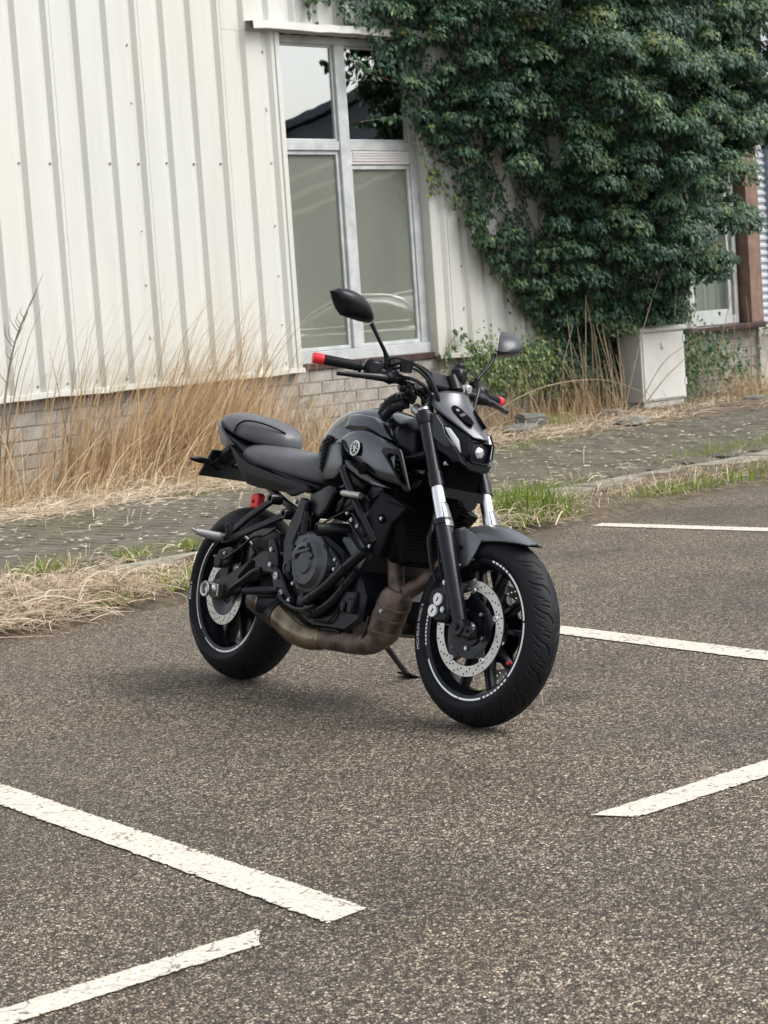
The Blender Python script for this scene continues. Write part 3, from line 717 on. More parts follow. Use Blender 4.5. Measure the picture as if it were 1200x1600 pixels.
# stems on the wall and thick stems at the base
st = B()
for i in range(26):
    x0 = rnd.uniform(16.4, 18.6); z1 = rnd.uniform(1.4, 4.4); x1 = x0 + rnd.uniform(-2.4, .9) * (z1 / 4.4)
    pts = [(x0 - 17, -.02, .0), (x0 + rnd.uniform(-.15, .15) - 17, .0, .4), ((x0 + x1) / 2 + rnd.uniform(-.2, .2) - 17, .02, z1 * .5), (x1 - 17, .03, z1)]
    st.tube(pts, [.022, .016, .011, .005], n=6, k=5)
make('trunk', st, M_BARK, ivy)
# loose trailing leaves at the left edge: one by one
lv, lf = leaf_arrays(np.zeros((1, 3)), np.array([[0, -1., .25]]), np.array([[0, -.15, -1.]]), np.array([1.0]))
lm = []
for t in (.25, .45, .62, .84, .95):
    me = bpy.data.meshes.new('leaf'); me.from_pydata([tuple(q) for q in lv], [], [tuple(int(i) for i in q) for q in lf])
    at = me.attributes.new('tone', 'FLOAT', 'POINT'); at.data.foreach_set('value', [t] * 5); me.materials.append(M_IVY); lm.append(me)
def trail(pts, n_, sp, tones):
    C_ = catmull([(x, 13.21, z) for x, z in pts], 8); tb = B().tube([(q.x - 17, q.y - 13.2 + .02, q.z) for q in C_], .004, n=5, smooth=False); make('tendril', tb, M_BARK, ivy)
    for i in range(n_):
        q = C_[rnd.randrange(len(C_))]
        o = bpy.data.objects.new('leaf', lm[rnd.choice(tones)]); link(o, ivy)
        o.location = (q.x - 17 + rnd.gauss(0, sp), q.y - 13.2 - rnd.uniform(0, .05), q.z + rnd.gauss(0, sp)); s_ = rnd.uniform(.045, .075); o.scale = (s_, s_, s_)
        o.rotation_euler = (rnd.gauss(0, .35), rnd.gauss(0, .6), rnd.gauss(0, .45))
trail([(14.45, 3.05), (14.58, 2.75), (14.66, 2.5), (14.72, 2.36)], 62, .055, (1, 2, 2, 3, 3))
trail([(14.72, 2.55), (14.9, 2.3), (15.07, 2.17), (15.27, 1.86), (15.5, 1.6)], 74, .05, (0, 1, 1, 2, 3))
trail([(13.7, 3.55), (13.95, 3.42), (14.3, 3.35)], 24, .022, (0, 1, 1))
trail([(13.3, 4.15), (13.2, 4.0), (13.25, 3.9)], 22, .05, (1, 2, 2))
trail([(15.4, 1.85), (15.65, 1.4), (15.95, 1.1), (16.2, .9)], 66, .055, (0, 1, 2, 2, 3))
trail([(13.78, 2.98), (14.1, 3.02), (14.4, 3.05)], 20, .03, (0, 1))
trail([(14.6, .6), (14.75, .85), (14.95, 1.02)], 22, .035, (1, 2, 3))

# ---- grass blades
def blades(base, h, lean, width, curve=.5, seg=5, bendz=0.0):
    """ribbons: base (n,3), h (n), lean (n,2) horizontal tip offset as share of h"""
    n_ = len(base); t = np.linspace(0, 1, seg + 1)
    ang = rg_.uniform(0, 2 * pi, n_); sdv = np.stack([np.cos(ang), np.sin(ang), np.zeros(n_)], 1)
    V = np.zeros((n_, seg + 1, 2, 3))
    for i, tt in enumerate(t):
        c = base.copy(); c[:, 0] += lean[:, 0] * h * tt ** (1 + curve); c[:, 1] += lean[:, 1] * h * tt ** (1 + curve)
        c[:, 2] += h * (tt - bendz * tt ** 3 * .6) * np.sqrt(np.clip(1 - .35 * (lean ** 2).sum(1), .2, 1))
        wd = (width * (1 - .8 * tt ** 1.5))[:, None]
        V[:, i, 0] = c - sdv * wd / 2; V[:, i, 1] = c + sdv * wd / 2
    o = np.arange(n_)[:, None, None] * (seg + 1) * 2; k = np.arange(seg)[None, :, None] * 2
    F = (o + k + np.array([0, 1, 3, 2])[None, None]).reshape(-1, 4)
    return V.reshape(-1, 3), F, (seg + 1) * 2
def merge(name, sets, m_, label=None, cat=None, **kw):
    Vs, Fs, Ts = [], [], []; o = 0
    for V, F, t, k in sets: Vs.append(V); Fs.append(F + o); Ts.append(np.repeat(t, k)); o += len(V)
    ob = np_mesh(name, np.concatenate(Vs), np.concatenate(Fs), m_, attr=np.concatenate(Ts), **kw)
    if label: thing(ob, label, cat)
    return ob
sets = []
def dry(n_, cx, cy, sx, sy, h0, h1, lx, ly, sl=.25, wd=.006, t0=.5, ts=.2, bend=.25, gauss=True):
    b_ = np.zeros((n_, 3)); b_[:, 0] = rg_.normal(cx, sx, n_) if gauss else rg_.uniform(cx - sx, cx + sx, n_); b_[:, 1] = np.clip(rg_.normal(cy, sy, n_) if gauss else rg_.uniform(cy - sy, cy + sy, n_), 11.0, 13.15); b_[:, 2] = .03
    h = rg_.uniform(h0, h1, n_) * rg_.uniform(.55, 1, n_); le = np.stack([rg_.normal(lx, sl, n_), rg_.normal(ly, sl, n_)], 1)
    le[:, 1] = np.minimum(le[:, 1], (13.1 - b_[:, 1]) / np.maximum(h, .1))
    V, F, k = blades(b_, h, le, rg_.uniform(.5, 1.3, n_) * wd, bendz=bend); sets.append((V, F, np.clip(rg_.normal(t0, ts, n_), 0, 1), k))
# big leaning stand left of the motorcycle
dry(1650, 10.45, 12.35, .30, .22, .5, 1.25, .55, .1, .15, wd=.007, t0=.46)
dry(950, 10.95, 12.5, .28, .2, .5, 1.3, .45, .1, .16, wd=.007, t0=.52)
dry(500, 11.5, 12.65, .3, .2, .35, 1.05, .30, .1, .2, wd=.007, t0=.48)
dry(300, 10.65, 12.45, .36, .2, 1.25, 1.95, .50, .1, .10, wd=.009, t0=.36)
dry(90, 11.3, 12.5, .3, .2, 1.2, 1.85, .35, .1, .12, wd=.008, t0=.4)
dry(230, 9.55, 12.4, .14, .2, .4, 1.15, .38, .05, .12, wd=.007, t0=.5); dry(90, 9.65, 12.4, .16, .2, 1.2, 1.95, .30, .05, .10, wd=.008, t0=.36)
dry(150, 8.7, 12.3, .35, .25, .3, 1.0, .30, .05, .25, wd=.007, t0=.55); dry(70, 8.7, 12.3, .3, .2, 1.2, 1.9, .2, .05, .15, wd=.008, t0=.36)
dry(330, 9.2, 12.0, .9, .3, .2, .6, .30, 0, .45, wd=.008, t0=.66, bend=.8)
dry(260, 10.2, 11.85, .8, .25, .3, .9, .6, -.15, .4, wd=.008, t0=.72, bend=.9)
dry(700, 10.4, 12.1, .5, .22, .2, .55, .3, -.1, .6, wd=.006, t0=.66, bend=.9); dry(450, 11.4, 12.4, .5, .2, .2, .5, .2, -.1, .6, wd=.006, t0=.66, bend=.9); dry(350, 8.9, 12.1, .6, .25, .2, .5, .2, 0, .6, wd=.006, t0=.68, bend=.9)
dry(30, 9.6, 12.0, .5, .2, .9, 1.3, .95, .0, .15, wd=.008, t0=.75, bend=.6)
dry(420, 12.4, 12.75, .4, .2, .3, .95, .08, .05, .25, wd=.006, t0=.52); dry(110, 13.4, 12.9, .7, .15, .5, 1.2, .05, .05, .2, wd=.006, t0=.68)
dry(420, 13.6, 12.8, .8, .2, .2, .65, .05, 0, .3, wd=.006, t0=.52)
dry(500, 15.2, 12.6, .8, .25, .2, .6, .0, 0, .35, wd=.006, t0=.5); dry(90, 15.3, 12.7, .6, .15, .6, 1.15, .0, 0, .2, wd=.005, t0=.6)
dry(420, 18.8, 12.55, .3, .15, .2, .55, .0, -.1, .4, t0=.6); dry(30, 18.7, 12.6, .4, .1, .8, 1.5, .0, 0, .25, wd=.005, t0=.6); dry(300, 20.0, 12.5, .4, .2, .15, .5, 0, 0, .4, t0=.5)
dry(160, 16.35, 12.85, .16, .08, .25, .85, -.1, 0, .25, wd=.006, t0=.42)
dry(900, 7, 12.2, 1.0, .4, .3, 1.0, .3, .05, .3, t0=.5)
merge('dry_grass', sets, M_DRY, 'tall dry tan grass leaning against the warehouse base', 'grass', kind='stuff')
# flattened straw: bed edge and verge
sets = []
def straw(n_, x0, x1, yc, sy, l0, l1, z=.05, zs=.02, t0=.6, wd=.0038):
    b_ = np.zeros((n_, 3)); b_[:, 0] = rg_.uniform(x0, x1, n_); b_[:, 1] = rg_.normal(yc, sy, n_); b_[:, 2] = z + np.abs(rg_.normal(0, zs, n_))
    l = rg_.uniform(l0, l1, n_); an = rg_.normal(.3, 1.2, n_); dx, dy = np.cos(an), np.sin(an); t = np.linspace(0, 1, 6)
    V = np.zeros((n_, 6, 2, 3)); cv = rg_.normal(0, .35, n_); hz = np.abs(rg_.normal(.02, .04, n_)); ez = rg_.normal(.0, .02, n_); wv = rg_.uniform(.6, 1.4, n_) * wd; tl = rg_.uniform(.1, 1.2, n_)
    for i, tt in enumerate(t):
        c = b_ + np.stack([dx * l * tt - dy * cv * l * tt ** 2, dy * l * tt + dx * cv * l * tt ** 2, hz * np.sin(tt * pi) + ez * tt], 1); c[:, 2] = np.maximum(c[:, 2], .012)
        V[:, i, 0] = c; V[:, i, 1] = c + np.stack([-dy, dx, tl], 1) * (wv * (1 - .5 * tt))[:, None]
    o = np.arange(n_)[:, None, None] * 12; k = np.arange(5)[None, :, None] * 2
    F = (o + k + np.array([0, 1, 3, 2])[None, None]).reshape(-1, 4); sets.append((V.reshape(-1, 3), F, np.clip(rg_.normal(t0, .25, n_), 0, 1), 12))
straw(3000, 7.0, 12.5, 11.55, .26, .12, .45, z=.055, t0=.7); straw(1700, 12.5, 16.2, 11.95, .35, .1, .4, z=.055, t0=.6); straw(700, 16, 20.5, 12.2, .3, .1, .35, z=.055)
straw(2000, 4.8, 7.7, 7.70, .14, .06, .24, z=.035, zs=.012, t0=.62); straw(1700, 7.6, 9.1, 7.72, .18, .08, .25, z=.045, t0=.68); straw(900, 9.3, 13, 7.8, .2, .05, .16, z=.04, zs=.01)
straw(1300, 5.0, 6.1, 7.66, .15, .1, .3, z=.06, zs=.05, t0=.48); straw(700, 4.6, 5.7, 7.45, .12, .1, .3, z=.03, zs=.05, t0=.62); straw(260, 6.0, 12, 8.58, .09, .06, .16, z=.075, zs=.008); straw(160, 7, 13, 10.2, .6, .05, .15, z=.07, zs=.004)
straw(10, 2.5, 6, 5.2, 1.2, .02, .05, z=.003, zs=.001, wd=.002)
merge('fallen_straw', sets, M_STRAW, 'flattened pale straw lying along verge and wall bed', 'straw', kind='stuff')
# green tufts
sets = []
def tuft(n_, cx, cy, sx, sy, h0, h1, t0=.5, lean=.35, z=.04, wd=.006):
    b_ = np.zeros((n_, 3)); b_[:, 0] = rg_.normal(cx, sx, n_); b_[:, 1] = rg_.normal(cy, sy, n_); b_[:, 2] = z
    h = rg_.uniform(h0, h1, n_); le = rg_.normal(0, lean, (n_, 2)); le[:, 0] += (b_[:, 0] - cx) / max(sx, .01) * .15
    V, F, k = blades(b_, h, le, rg_.uniform(.6, 1.2, n_) * wd, seg=4, bendz=.3); sets.append((V, F, np.clip(rg_.normal(t0, .2, n_), 0, 1), k))
for a_ in ((260, 6.42, 8.60, .09, .05, .05, .15, .6), (150, 6.98, 8.62, .06, .04, .05, .13, .6), (140, 7.36, 8.62, .06, .04, .05, .13, .6), (220, 5.85, 7.5, .1, .06, .05, .12, .5), (200, 6.45, 7.55, .1, .05, .05, .12, .45),
           (620, 9.08, 7.60, .11, .11, .1, .30, .42), (120, 8.85, 7.5, .08, .08, .05, .14, .55), (260, 9.35, 8.02, .16, .1, .05, .16, .5), (330, 10.4, 7.60, .25, .09, .03, .10, .45), (380, 11.2, 7.62, .3, .10, .03, .10, .45), (300, 11.9, 7.7, .25, .12, .03, .09, .5), (420, 12.8, 7.7, .4, .13, .03, .10, .45), (250, 5.3, 7.75, .25, .15, .05, .14, .75), (200, 6.6, 7.75, .3, .15, .04, .12, .8), (160, 7.2, 7.7, .2, .12, .04, .1, .6),
           (200, 12.7, 8.75, .3, .12, .05, .14, .5), (260, 13.6, 8.9, .6, .15, .04, .12, .55), (150, 15.0, 12.15, .12, .1, .1, .25, .55), (160, 13.4, 11.1, .25, .1, .04, .1, .55), (200, 17.3, 12.4, .4, .08, .03, .1, .6), (100, 18.1, 12.2, .3, .1, .05, .12, .65),
           (200, 10.2, 8.5, .5, .05, .03, .1, .55), (90, 9.75, 11.2, .12, .08, .04, .1, .6), (70, 8.0, 8.3, .2, .06, .03, .08, .6), (300, 8.3, 7.6, .3, .15, .03, .1, .7), (200, 6.2, 7.9, .5, .2, .04, .12, .85), (300, 11.0, 9.1, .9, .25, .015, .05, .5), (300, 14.5, 9.3, 1, .25, .02, .07, .5)):
    tuft(*a_)
merge('green_grass', sets, M_GREEN, 'green grass tufts along the kerb and verge', 'grass', kind='stuff')
# bramble stems and dead stalks
br = B()
def stem(pts, r0, r1): br.tube(pts, [r0, (r0 + r1) / 2, r1], n=5, k=5)
for i in range(34):
    y0 = rnd.uniform(12.55, 13.0); x0 = y0 * rnd.uniform(1.262, 1.328); h = rnd.uniform(.4, 1.3); dx = rnd.uniform(-.45, .12)
    stem([(x0, y0, 0), (x0 + dx * .4, y0 - .02, h * .45), (x0 + dx, y0 + rnd.uniform(-.1, .1), h)], .008, .003)
for pts in ([(17.0, 12.7, .1), (17.3, 12.6, .5), (17.6, 12.55, .66), (17.95, 12.5, .78)], [(17.15, 12.72, .12), (17.45, 12.65, .38), (17.7, 12.62, .52), (17.95, 12.6, .7)], [(16.6, 12.6, 0), (16.9, 12.5, .9), (17.2, 12.4, 1.55), (17.5, 12.35, 1.85), (18.1, 12.3, 2.05)],
            [(17.2, 12.4, 1.5), (17.35, 12.4, 1.3), (17.3, 12.4, 1.0)], [(18.6, 12.6, 0), (18.5, 12.5, .9), (18.3, 12.4, 1.9), (18.0, 12.35, 2.7)], [(18.1, 12.6, .1), (18.35, 12.5, .9), (18.6, 12.5, 1.4)], [(14.2, 12.6, .1), (15.0, 12.4, .42), (16.0, 12.4, .45), (16.9, 12.5, .25)],
            [(18.9, 12.6, 0), (18.8, 12.5, .6), (18.75, 12.5, 1.15)], [(19.3, 12.6, 0), (19.5, 12.5, .7), (19.6, 12.4, 1.4)], [(16.0, 12.6, 0), (15.7, 12.6, .5), (15.9, 12.6, 1.0)]):
    stem(pts, .006, .0025)
thing(make('dead_brambles', br, mat('dead_stem', (.30, .23, .15), .85, var=.3, scale=12), kind='stuff'), 'bare dead bramble stems tangled around the cabinet', 'brambles')
ds = B(); ds.tube([(8.75, 12.3, 0), (8.95, 12.35, .8), (9.12, 12.4, 1.22), (9.30, 12.4, 1.52)], [.010, .007, .004], n=6)
sp_ = catmull([(8.75, 12.3, 0), (8.95, 12.35, .8), (9.12, 12.4, 1.22), (9.30, 12.4, 1.52)], 12)
for i in range(22):
    q = sp_[rnd.randrange(14, len(sp_))]; sx = rnd.choice((-1, 1)); l = rnd.uniform(.08, .22)
    ds.tube([q, q + Vector((sx * l * .35, 0, l * .5)), q + Vector((sx * l * .5 + .03, 0, l))], [.0035, .0025, .0015], n=4, k=3)
thing(make('dead_weed', ds, mat('dead_stem_dark', (.12, .095, .07), .9)), 'single dark branching dead weed at the left edge before the wall', 'weed')
# rubble
for (x, y, dx, dy, dz, rz, lb) in ((14.35, 12.05, .42, .2, .09, .3, 'long blue-grey stone slab lying in the bed behind the headlight'), (14.75, 12.25, .25, .2, .16, -.4, 'upright chunky grey stone beside the long slab'), (15.4, 11.6, .4, .25, .05, .2, 'flat pale stone on the edge of the pavement'), (16.2, 12.45, .3, .22, .08, .5, 'small grey stone left of the cabinet foot'), (18.1, 12.0, .3, .18, .05, .1, 'pale flat stone right of the cabinet foot')):
    b = B().box((0, 0, 0), (dx, dy, dz), rot=Matrix.Rotation(rz, 3, 'Z') @ Matrix.Rotation(rnd.gauss(0, .08), 3, 'X'), ch=.02)
    b.v = [(a_ + rnd.gauss(0, .008), c_ + rnd.gauss(0, .008), d_ + rnd.gauss(0, .006)) for a_, c_, d_ in b.v]
    o = make('rubble_stone', b, mat('rubble', (.13, .13, .12), .9, var=.3, scale=9, bump=.5), smooth=False); o.location = (x, y, .06 + dz / 2); thing(o, lb, 'stone', 'loose stones by the wall')
# pale leaf flecks on the pavement
fv = []; ff = []
for i in range(950):
    x = rnd.uniform(5.5, 16); y = rnd.uniform(8.5, 11.2); an = rnd.uniform(0, pi); s = rnd.uniform(.012, .034); q = len(fv)
    for a_ in (0, 1.57, 3.14, 4.71): fv.append((x + s * cos(a_) * cos(an) - .5 * s * sin(a_) * sin(an), y + s * cos(a_) * sin(an) + .5 * s * sin(a_) * cos(an), .072 + .008 * rnd.random() * (1 if a_ in (0, 3.14) else .3)))
    ff.append((q, q + 1, q + 2, q + 3))
thing(make('leaf_litter', B().add(fv, ff), mat('litter', (.44, .40, .31), .9, var=.3), smooth=False, fix=False, kind='stuff'), 'pale leaf scraps scattered over the mossy pavement', 'leaf litter')
# ================================================================== MOTORCYCLE
# local frame: X forward, Y to the rider's left, Z up, origin under the rear axle
BH, LEAN, STEER, RAKE = R(-100.63), R(12.463), R(5.005), R(24.8)
f_ = Vector((cos(BH), sin(BH), 0)); l_ = Vector((-sin(BH), cos(BH), 0)); u_ = Vector((0, 0, 1))
l2 = cos(LEAN) * l_ - sin(LEAN) * u_; u2 = cos(LEAN) * u_ + sin(LEAN) * l_
bike = empty('motorcycle'); bm_ = Matrix((f_, l2, u2)).transposed().to_4x4(); bm_.translation = (4.979, 5.600, .002)
bike.matrix_world = bm_
thing(bike, 'black naked motorcycle leaning on its side stand on the asphalt', 'motorcycle')
_ax = Vector((-sin(RAKE), 0, cos(RAKE))); _p0 = Vector((1.49, 0, 0)); _rot = Matrix.Rotation(STEER, 3, _ax)
def S(q): return _p0 + _rot @ (q - _p0)

# ---- materials
K_RUB = mat('tyre_rubber', (.0070, .0080, .0105), .58, var=.25, scale=40, bump=.08, bscale=400, spec=.22)
K_PLA = mat('black_plastic', (.0042, .0054, .0085), .34, var=.2, scale=30, bump=.05, bscale=600, spec=.28)
K_FRM = mat('satin_black_metal', (.0055, .0068, .0105), .27, var=.25, scale=25, spec=.36, rvar=.05)
K_PNT = mat('tank_paint', (.080, .087, .098), .14, metal=.9, var=.08, scale=12, coat=.5)
K_GRY = mat('grey_paint', (.165, .175, .190), .30, metal=.7, var=.06, scale=10)
K_COWL = mat('cowl_grey', (.085, .090, .099), .27, metal=.6, var=.06, scale=10)
K_SEAT = mat('seat_vinyl', (.088, .092, .102), .36, var=.12, scale=15, bump=.22, bscale=420)
K_ENG = mat('engine_black', (.010, .0118, .016), .30, spec=.35, metal=.3, var=.3, scale=18, bump=.06, bscale=300)
K_CHR = mat('chrome', (.90, .91, .93), .28, 1.0, var=.03, scale=8)
K_DSC = mat('brushed_steel', (.55, .53, .49), .33, 1.0, var=.12, scale=20)
K_ALU = mat('bare_aluminium', (.52, .52, .51), .32, 1.0, var=.15, scale=15)
K_BLT = mat('bolt_steel', (.60, .61, .63), .25, 1.0)
K_RED = mat('red_anodised', (.80, .022, .036), .34, metal=.15, var=.1, scale=30)
K_WHT = mat('white_tape', (.95, .95, .96), .38, metal=.45)
K_LET = mat('white_lettering', (.75, .76, .78), .6)
K_RST = mat('rusty_steel', (.082, .060, .052), .5, metal=.45, var=.4, scale=22, base2=(.20, .142, .118), bump=.15, bscale=160, rvar=.12)
K_GLD = mat('heat_tinted_steel', (.19, .145, .095), .30, metal=.9, var=.35, scale=11, base2=(.36, .30, .21), bump=.06, bscale=150, rvar=.1)
K_HOS = mat('rubber_hose', (.0055, .0068, .0095), .34, var=.2, scale=40, spec=.3)
K_DRL = mat('lamp_white', (.84, .86, .90), .18, coat=.6, var=.04)
K_LENS = mat('lamp_glass', (.78, .80, .84), .08, .8, var=.12, scale=60)
K_BLK = mat('matt_black', (.002, .0021, .0028), .85, spec=.1)
K_MAT = mat('matt_plastic', (.0035, .0044, .0068), .5, var=.2, scale=30, bump=.06, bscale=500, spec=.18)
K_EGR = mat('engine_grey', (.075, .079, .090), .32, metal=.6, var=.18, scale=20, bump=.06, bscale=300)

def P(name, b, m_, parent=bike, st=False, sh=0, **kw):
    f = S if st else None
    if sh: f = lambda q: Vector((q.x - .042, q.y - (.03 if q.y > 0 else -.03), q.z + .003))
    return make(name, b, m_, parent, xf=f, **kw)
def bolt(x, y, z, r=.008, parent=bike, m_=None, st=False, d=-1, name='bolt'):
    b = B().lathe([(0, -.004 * -d * -1), (r * .5, d * .003), (r * .55, d * .005), (r * .9, d * .005), (r, d * .002), (r, -d * .006), (0, -d * .006)], (x, y, z), n=12)
    return P(name, b, m_ or K_BLT, parent, st)
def bolt2(x, y, z, r, parent, st=False, m_=None, d=-1):
    b = B().cyl((x, y - d * .006, z), (x, y + d * .004, z), r, n=14)
    b.cyl((x, y + d * .0041, z), (x, y + d * .007, z), r * .72, n=6)
    return P('bolt', b, m_ or K_BLT, parent, st)

# ---- tyres with carved grooves
def tyre_profile(Rr, rc, wd, aa):
    y = wd * np.sin(aa) / math.sin(1.3); r = Rr - rc * (1 - np.cos(aa)); return r, y
def tyre(name, c, Rr, rc, wd, bead_r, bead_y, period, grooves, st, parent, nth):
    aa = np.linspace(-1.3, 1.3, 73); th = np.linspace(0, 2 * pi, nth, endpoint=False)
    r, y = tyre_profile(Rr, rc, wd, aa); ds = np.hypot(np.gradient(r), np.gradient(y)); s = np.cumsum(ds); s -= s[len(s) // 2]
    npd = round(2 * pi * Rr / period); per = 2 * pi * Rr / npd
    TH, SS = np.meshgrid(th * Rr, s, indexing='ij'); dep = np.zeros_like(TH)
    for pts, wdt, dd in grooves:
        for sg in (1, -1):
            off = 0 if sg > 0 else per / 2
            X = (TH + off) % per; Y = SS * sg
            best = np.full(TH.shape, 9.)
            for k in (-1, 0, 1):
                for i in range(len(pts) - 1):
                    ax, ay = pts[i]; bx, by = pts[i + 1]; ax += k * per; bx += k * per
                    t = np.clip(((X - ax) * (bx - ax) + (Y - ay) * (by - ay)) / ((bx - ax) ** 2 + (by - ay) ** 2), 0, 1)
                    best = np.minimum(best, np.hypot(X - ax - t * (bx - ax), Y - ay - t * (by - ay)))
            dep = np.maximum(dep, dd * np.clip((wdt - best) / .0012 + .5, 0, 1))
    # full cross-section: bead, sidewall, crown, sidewall, bead
    rr = r[None] - dep * np.cos(aa)[None]; yy = y[None] + 0 * rr - dep * np.sin(aa)[None] * .6
    def col_(rv, yv): return np.full((nth, 1), rv), np.full((nth, 1), yv)
    rs = [col_(bead_r, -bead_y), col_((bead_r + r[0]) / 2 - .001, -(bead_y * .42 + wd * .62))]
    R_ = np.concatenate([rs[0][0], rs[1][0], rr, rs[1][0], rs[0][0], np.full((nth, 1), bead_r - .012), np.full((nth, 1), bead_r - .012)], 1)
    Y_ = np.concatenate([rs[0][1], rs[1][1], yy, -rs[1][1], -rs[0][1], np.full((nth, 1), bead_y - .01), np.full((nth, 1), -bead_y + .01)], 1)
    V = np.stack([c[0] + R_ * np.cos(th)[:, None], c[1] + Y_, c[2] + R_ * np.sin(th)[:, None]], -1); k = R_.shape[1]
    V = V.reshape(-1, 3)
    if st:
        Rm = np.array(_rot); p0 = np.array(_p0); V = (V - p0) @ Rm.T + p0
    i = np.arange(nth)[:, None]; j = np.arange(k)[None]; i2 = (i + 1) % nth; j2 = (j + 1) % k
    F = np.stack([i * k + j, i * k + j2, i2 * k + j2, i2 * k + j], -1).reshape(-1, 4)
    return np_mesh('tyre', V, F, K_RUB, parent, smooth=True)
GF = [([(0, .006), (.018, .014), (.030, .026), (.034, .040), (.046, .056), (.058, .066)], .0021, .0045), ([(.050, .016), (.056, .028), (.058, .040)], .0015, .004), ([(.066, .014), (.071, .026), (.072, .036)], .0012, .004),
      ([(.078, .030), (.085, .046), (.094, .058)], .0014, .004), ([(.012, .036), (.020, .050), (.030, .060)], .0013, .004)]
GR = [([(0, .010), (.02, .020), (.045, .040), (.06, .060), (.085, .085)], .0026, .005), ([(.07, .018), (.08, .035), (.095, .055)], .0018, .004), ([(.115, .03), (.125, .05), (.145, .075)], .0018, .004), ([(.03, .055), (.045, .075), (.055, .088)], .0014, .004)]

def hole_disc(ro, ri, holes, t, c, y):
    bm = bmesh.new()
    def loop(cx, cz, r, n_):
        vs_ = [bm.verts.new((cx + r * cos(2 * pi * i / n_), 0, cz + r * sin(2 * pi * i / n_))) for i in range(n_)]
        return [bm.edges.new((vs_[i], vs_[(i + 1) % n_])) for i in range(n_)]
    ed = loop(0, 0, ro, 72) + loop(0, 0, ri, 60)
    for a_, r_, hr in holes: ed += loop(r_ * cos(a_), r_ * sin(a_), hr, 8)
    bmesh.ops.triangle_fill(bm, use_beauty=True, edges=ed, normal=(0, -1, 0))
    res = bmesh.ops.extrude_face_region(bm, geom=bm.faces[:])
    for e in res['geom']:
        if isinstance(e, bmesh.types.BMVert): e.co.y += t
    bmesh.ops.recalc_face_normals(bm, faces=bm.faces)
    b = B(); bm.verts.ensure_lookup_table()
    b.add([(v.co.x + c[0], v.co.y + y - t / 2, v.co.z + c[2]) for v in bm.verts], [[v.index for v in f.verts] for f in bm.faces]); bm.free()
    return b
def text_ring(body, size, c, r, a_mid, yfun, parent, st, name='lettering', spread=1.0, m_=None):
    cu = bpy.data.curves.new('t', 'FONT'); cu.body = body; cu.size = size; cu.align_x = 'CENTER'; cu.align_y = 'CENTER'; cu.resolution_u = 3
    ob = bpy.data.objects.new('t', cu); col.objects.link(ob); bpy.context.view_layer.update()
    me = bpy.data.meshes.new_from_object(ob.evaluated_get(bpy.context.evaluated_depsgraph_get()))
    bm = bmesh.new(); bm.from_mesh(me); bmesh.ops.triangulate(bm, faces=bm.faces); bmesh.ops.subdivide_edges(bm, edges=[e for e in bm.edges if e.calc_length() > size * .35], cuts=1); bm.verts.index_update()
    b = B(); vv = []
    for v in bm.verts:
        rad = r + v.co.y; a_ = a_mid - v.co.x * spread / r
        vv.append((c[0] + rad * cos(a_), yfun(rad), c[2] + rad * sin(a_)))
    b.add(vv, [[v.index for v in f.verts] for f in bm.faces]); bm.free()
    bpy.data.objects.remove(ob); bpy.data.curves.remove(cu); bpy.data.meshes.remove(me)
    return P(name, b, m_ or K_LET, parent, st, smooth=False, fix=False)

def wheel(name, c, Rr, rc, wd, rimw, st, period, grooves, spokes, nth, hubw):
    wl = empty(name, parent=bike)
    tyre('tyre', c, Rr, rc, wd, .221, rimw, period, grooves, st, wl, nth)
    w_ = rimw
    P('rim', B().lathe([(.2325, -w_), (.2325, -w_ + .004), (.213, -w_ + .008), (.208, -w_ * .55), (.196, -w_ * .3), (.196, w_ * .3), (.208, w_ * .55), (.213, w_ - .008), (.2325, w_ - .004), (.2325, w_), (.2145, w_), (.205, w_ - .004), (.199, w_ * .6), (.1865, w_ * .33), (.1855, 0), (.1865, -w_ * .33), (.199, -w_ * .6), (.205, -w_ + .004), (.2145, -w_)], c, 120, closed=True), K_FRM, wl, st)
    for k in range(10):
        a_ = spokes + 2 * pi * (k // 2) / 5 + (R(13) if k % 2 else -R(13)); a2 = spokes + 2 * pi * (k // 2) / 5 + (R(17) if k % 2 else -R(17))
        b = B(); rings = []
        for t in (0, .25, .5, .75, 1):
            r_ = .036 + (.192 - .036) * t; an = a_ + (a2 - a_) * t; hw = .0125 - .0045 * t + (.004 if t == 1 else 0); hd = hubw * (.30 - .12 * t); rd = Vector((cos(an), 0, sin(an))); tg = Vector((-sin(an), 0, cos(an))); o = Vector(c) + rd * r_
            rings.append([o + tg * hw * p_ + Vector((0, hd * q_, 0)) for p_, q_ in ((-1, -.6), (-.55, -1), (.55, -1), (1, -.6), (1, .6), (.55, 1), (-.55, 1), (-1, .6))])
        P('spoke', b.loft(rings), K_FRM, wl, st, ang=50)
    P('hub', B().lathe([(.012, -hubw * .5), (.030, -hubw * .5), (.036, -hubw * .42), (.040, -hubw * .3), (.037, 0), (.040, hubw * .3), (.036, hubw * .42), (.030, hubw * .5), (.012, hubw * .5)], c, 40, closed=True), K_FRM, wl, st)
    return wl
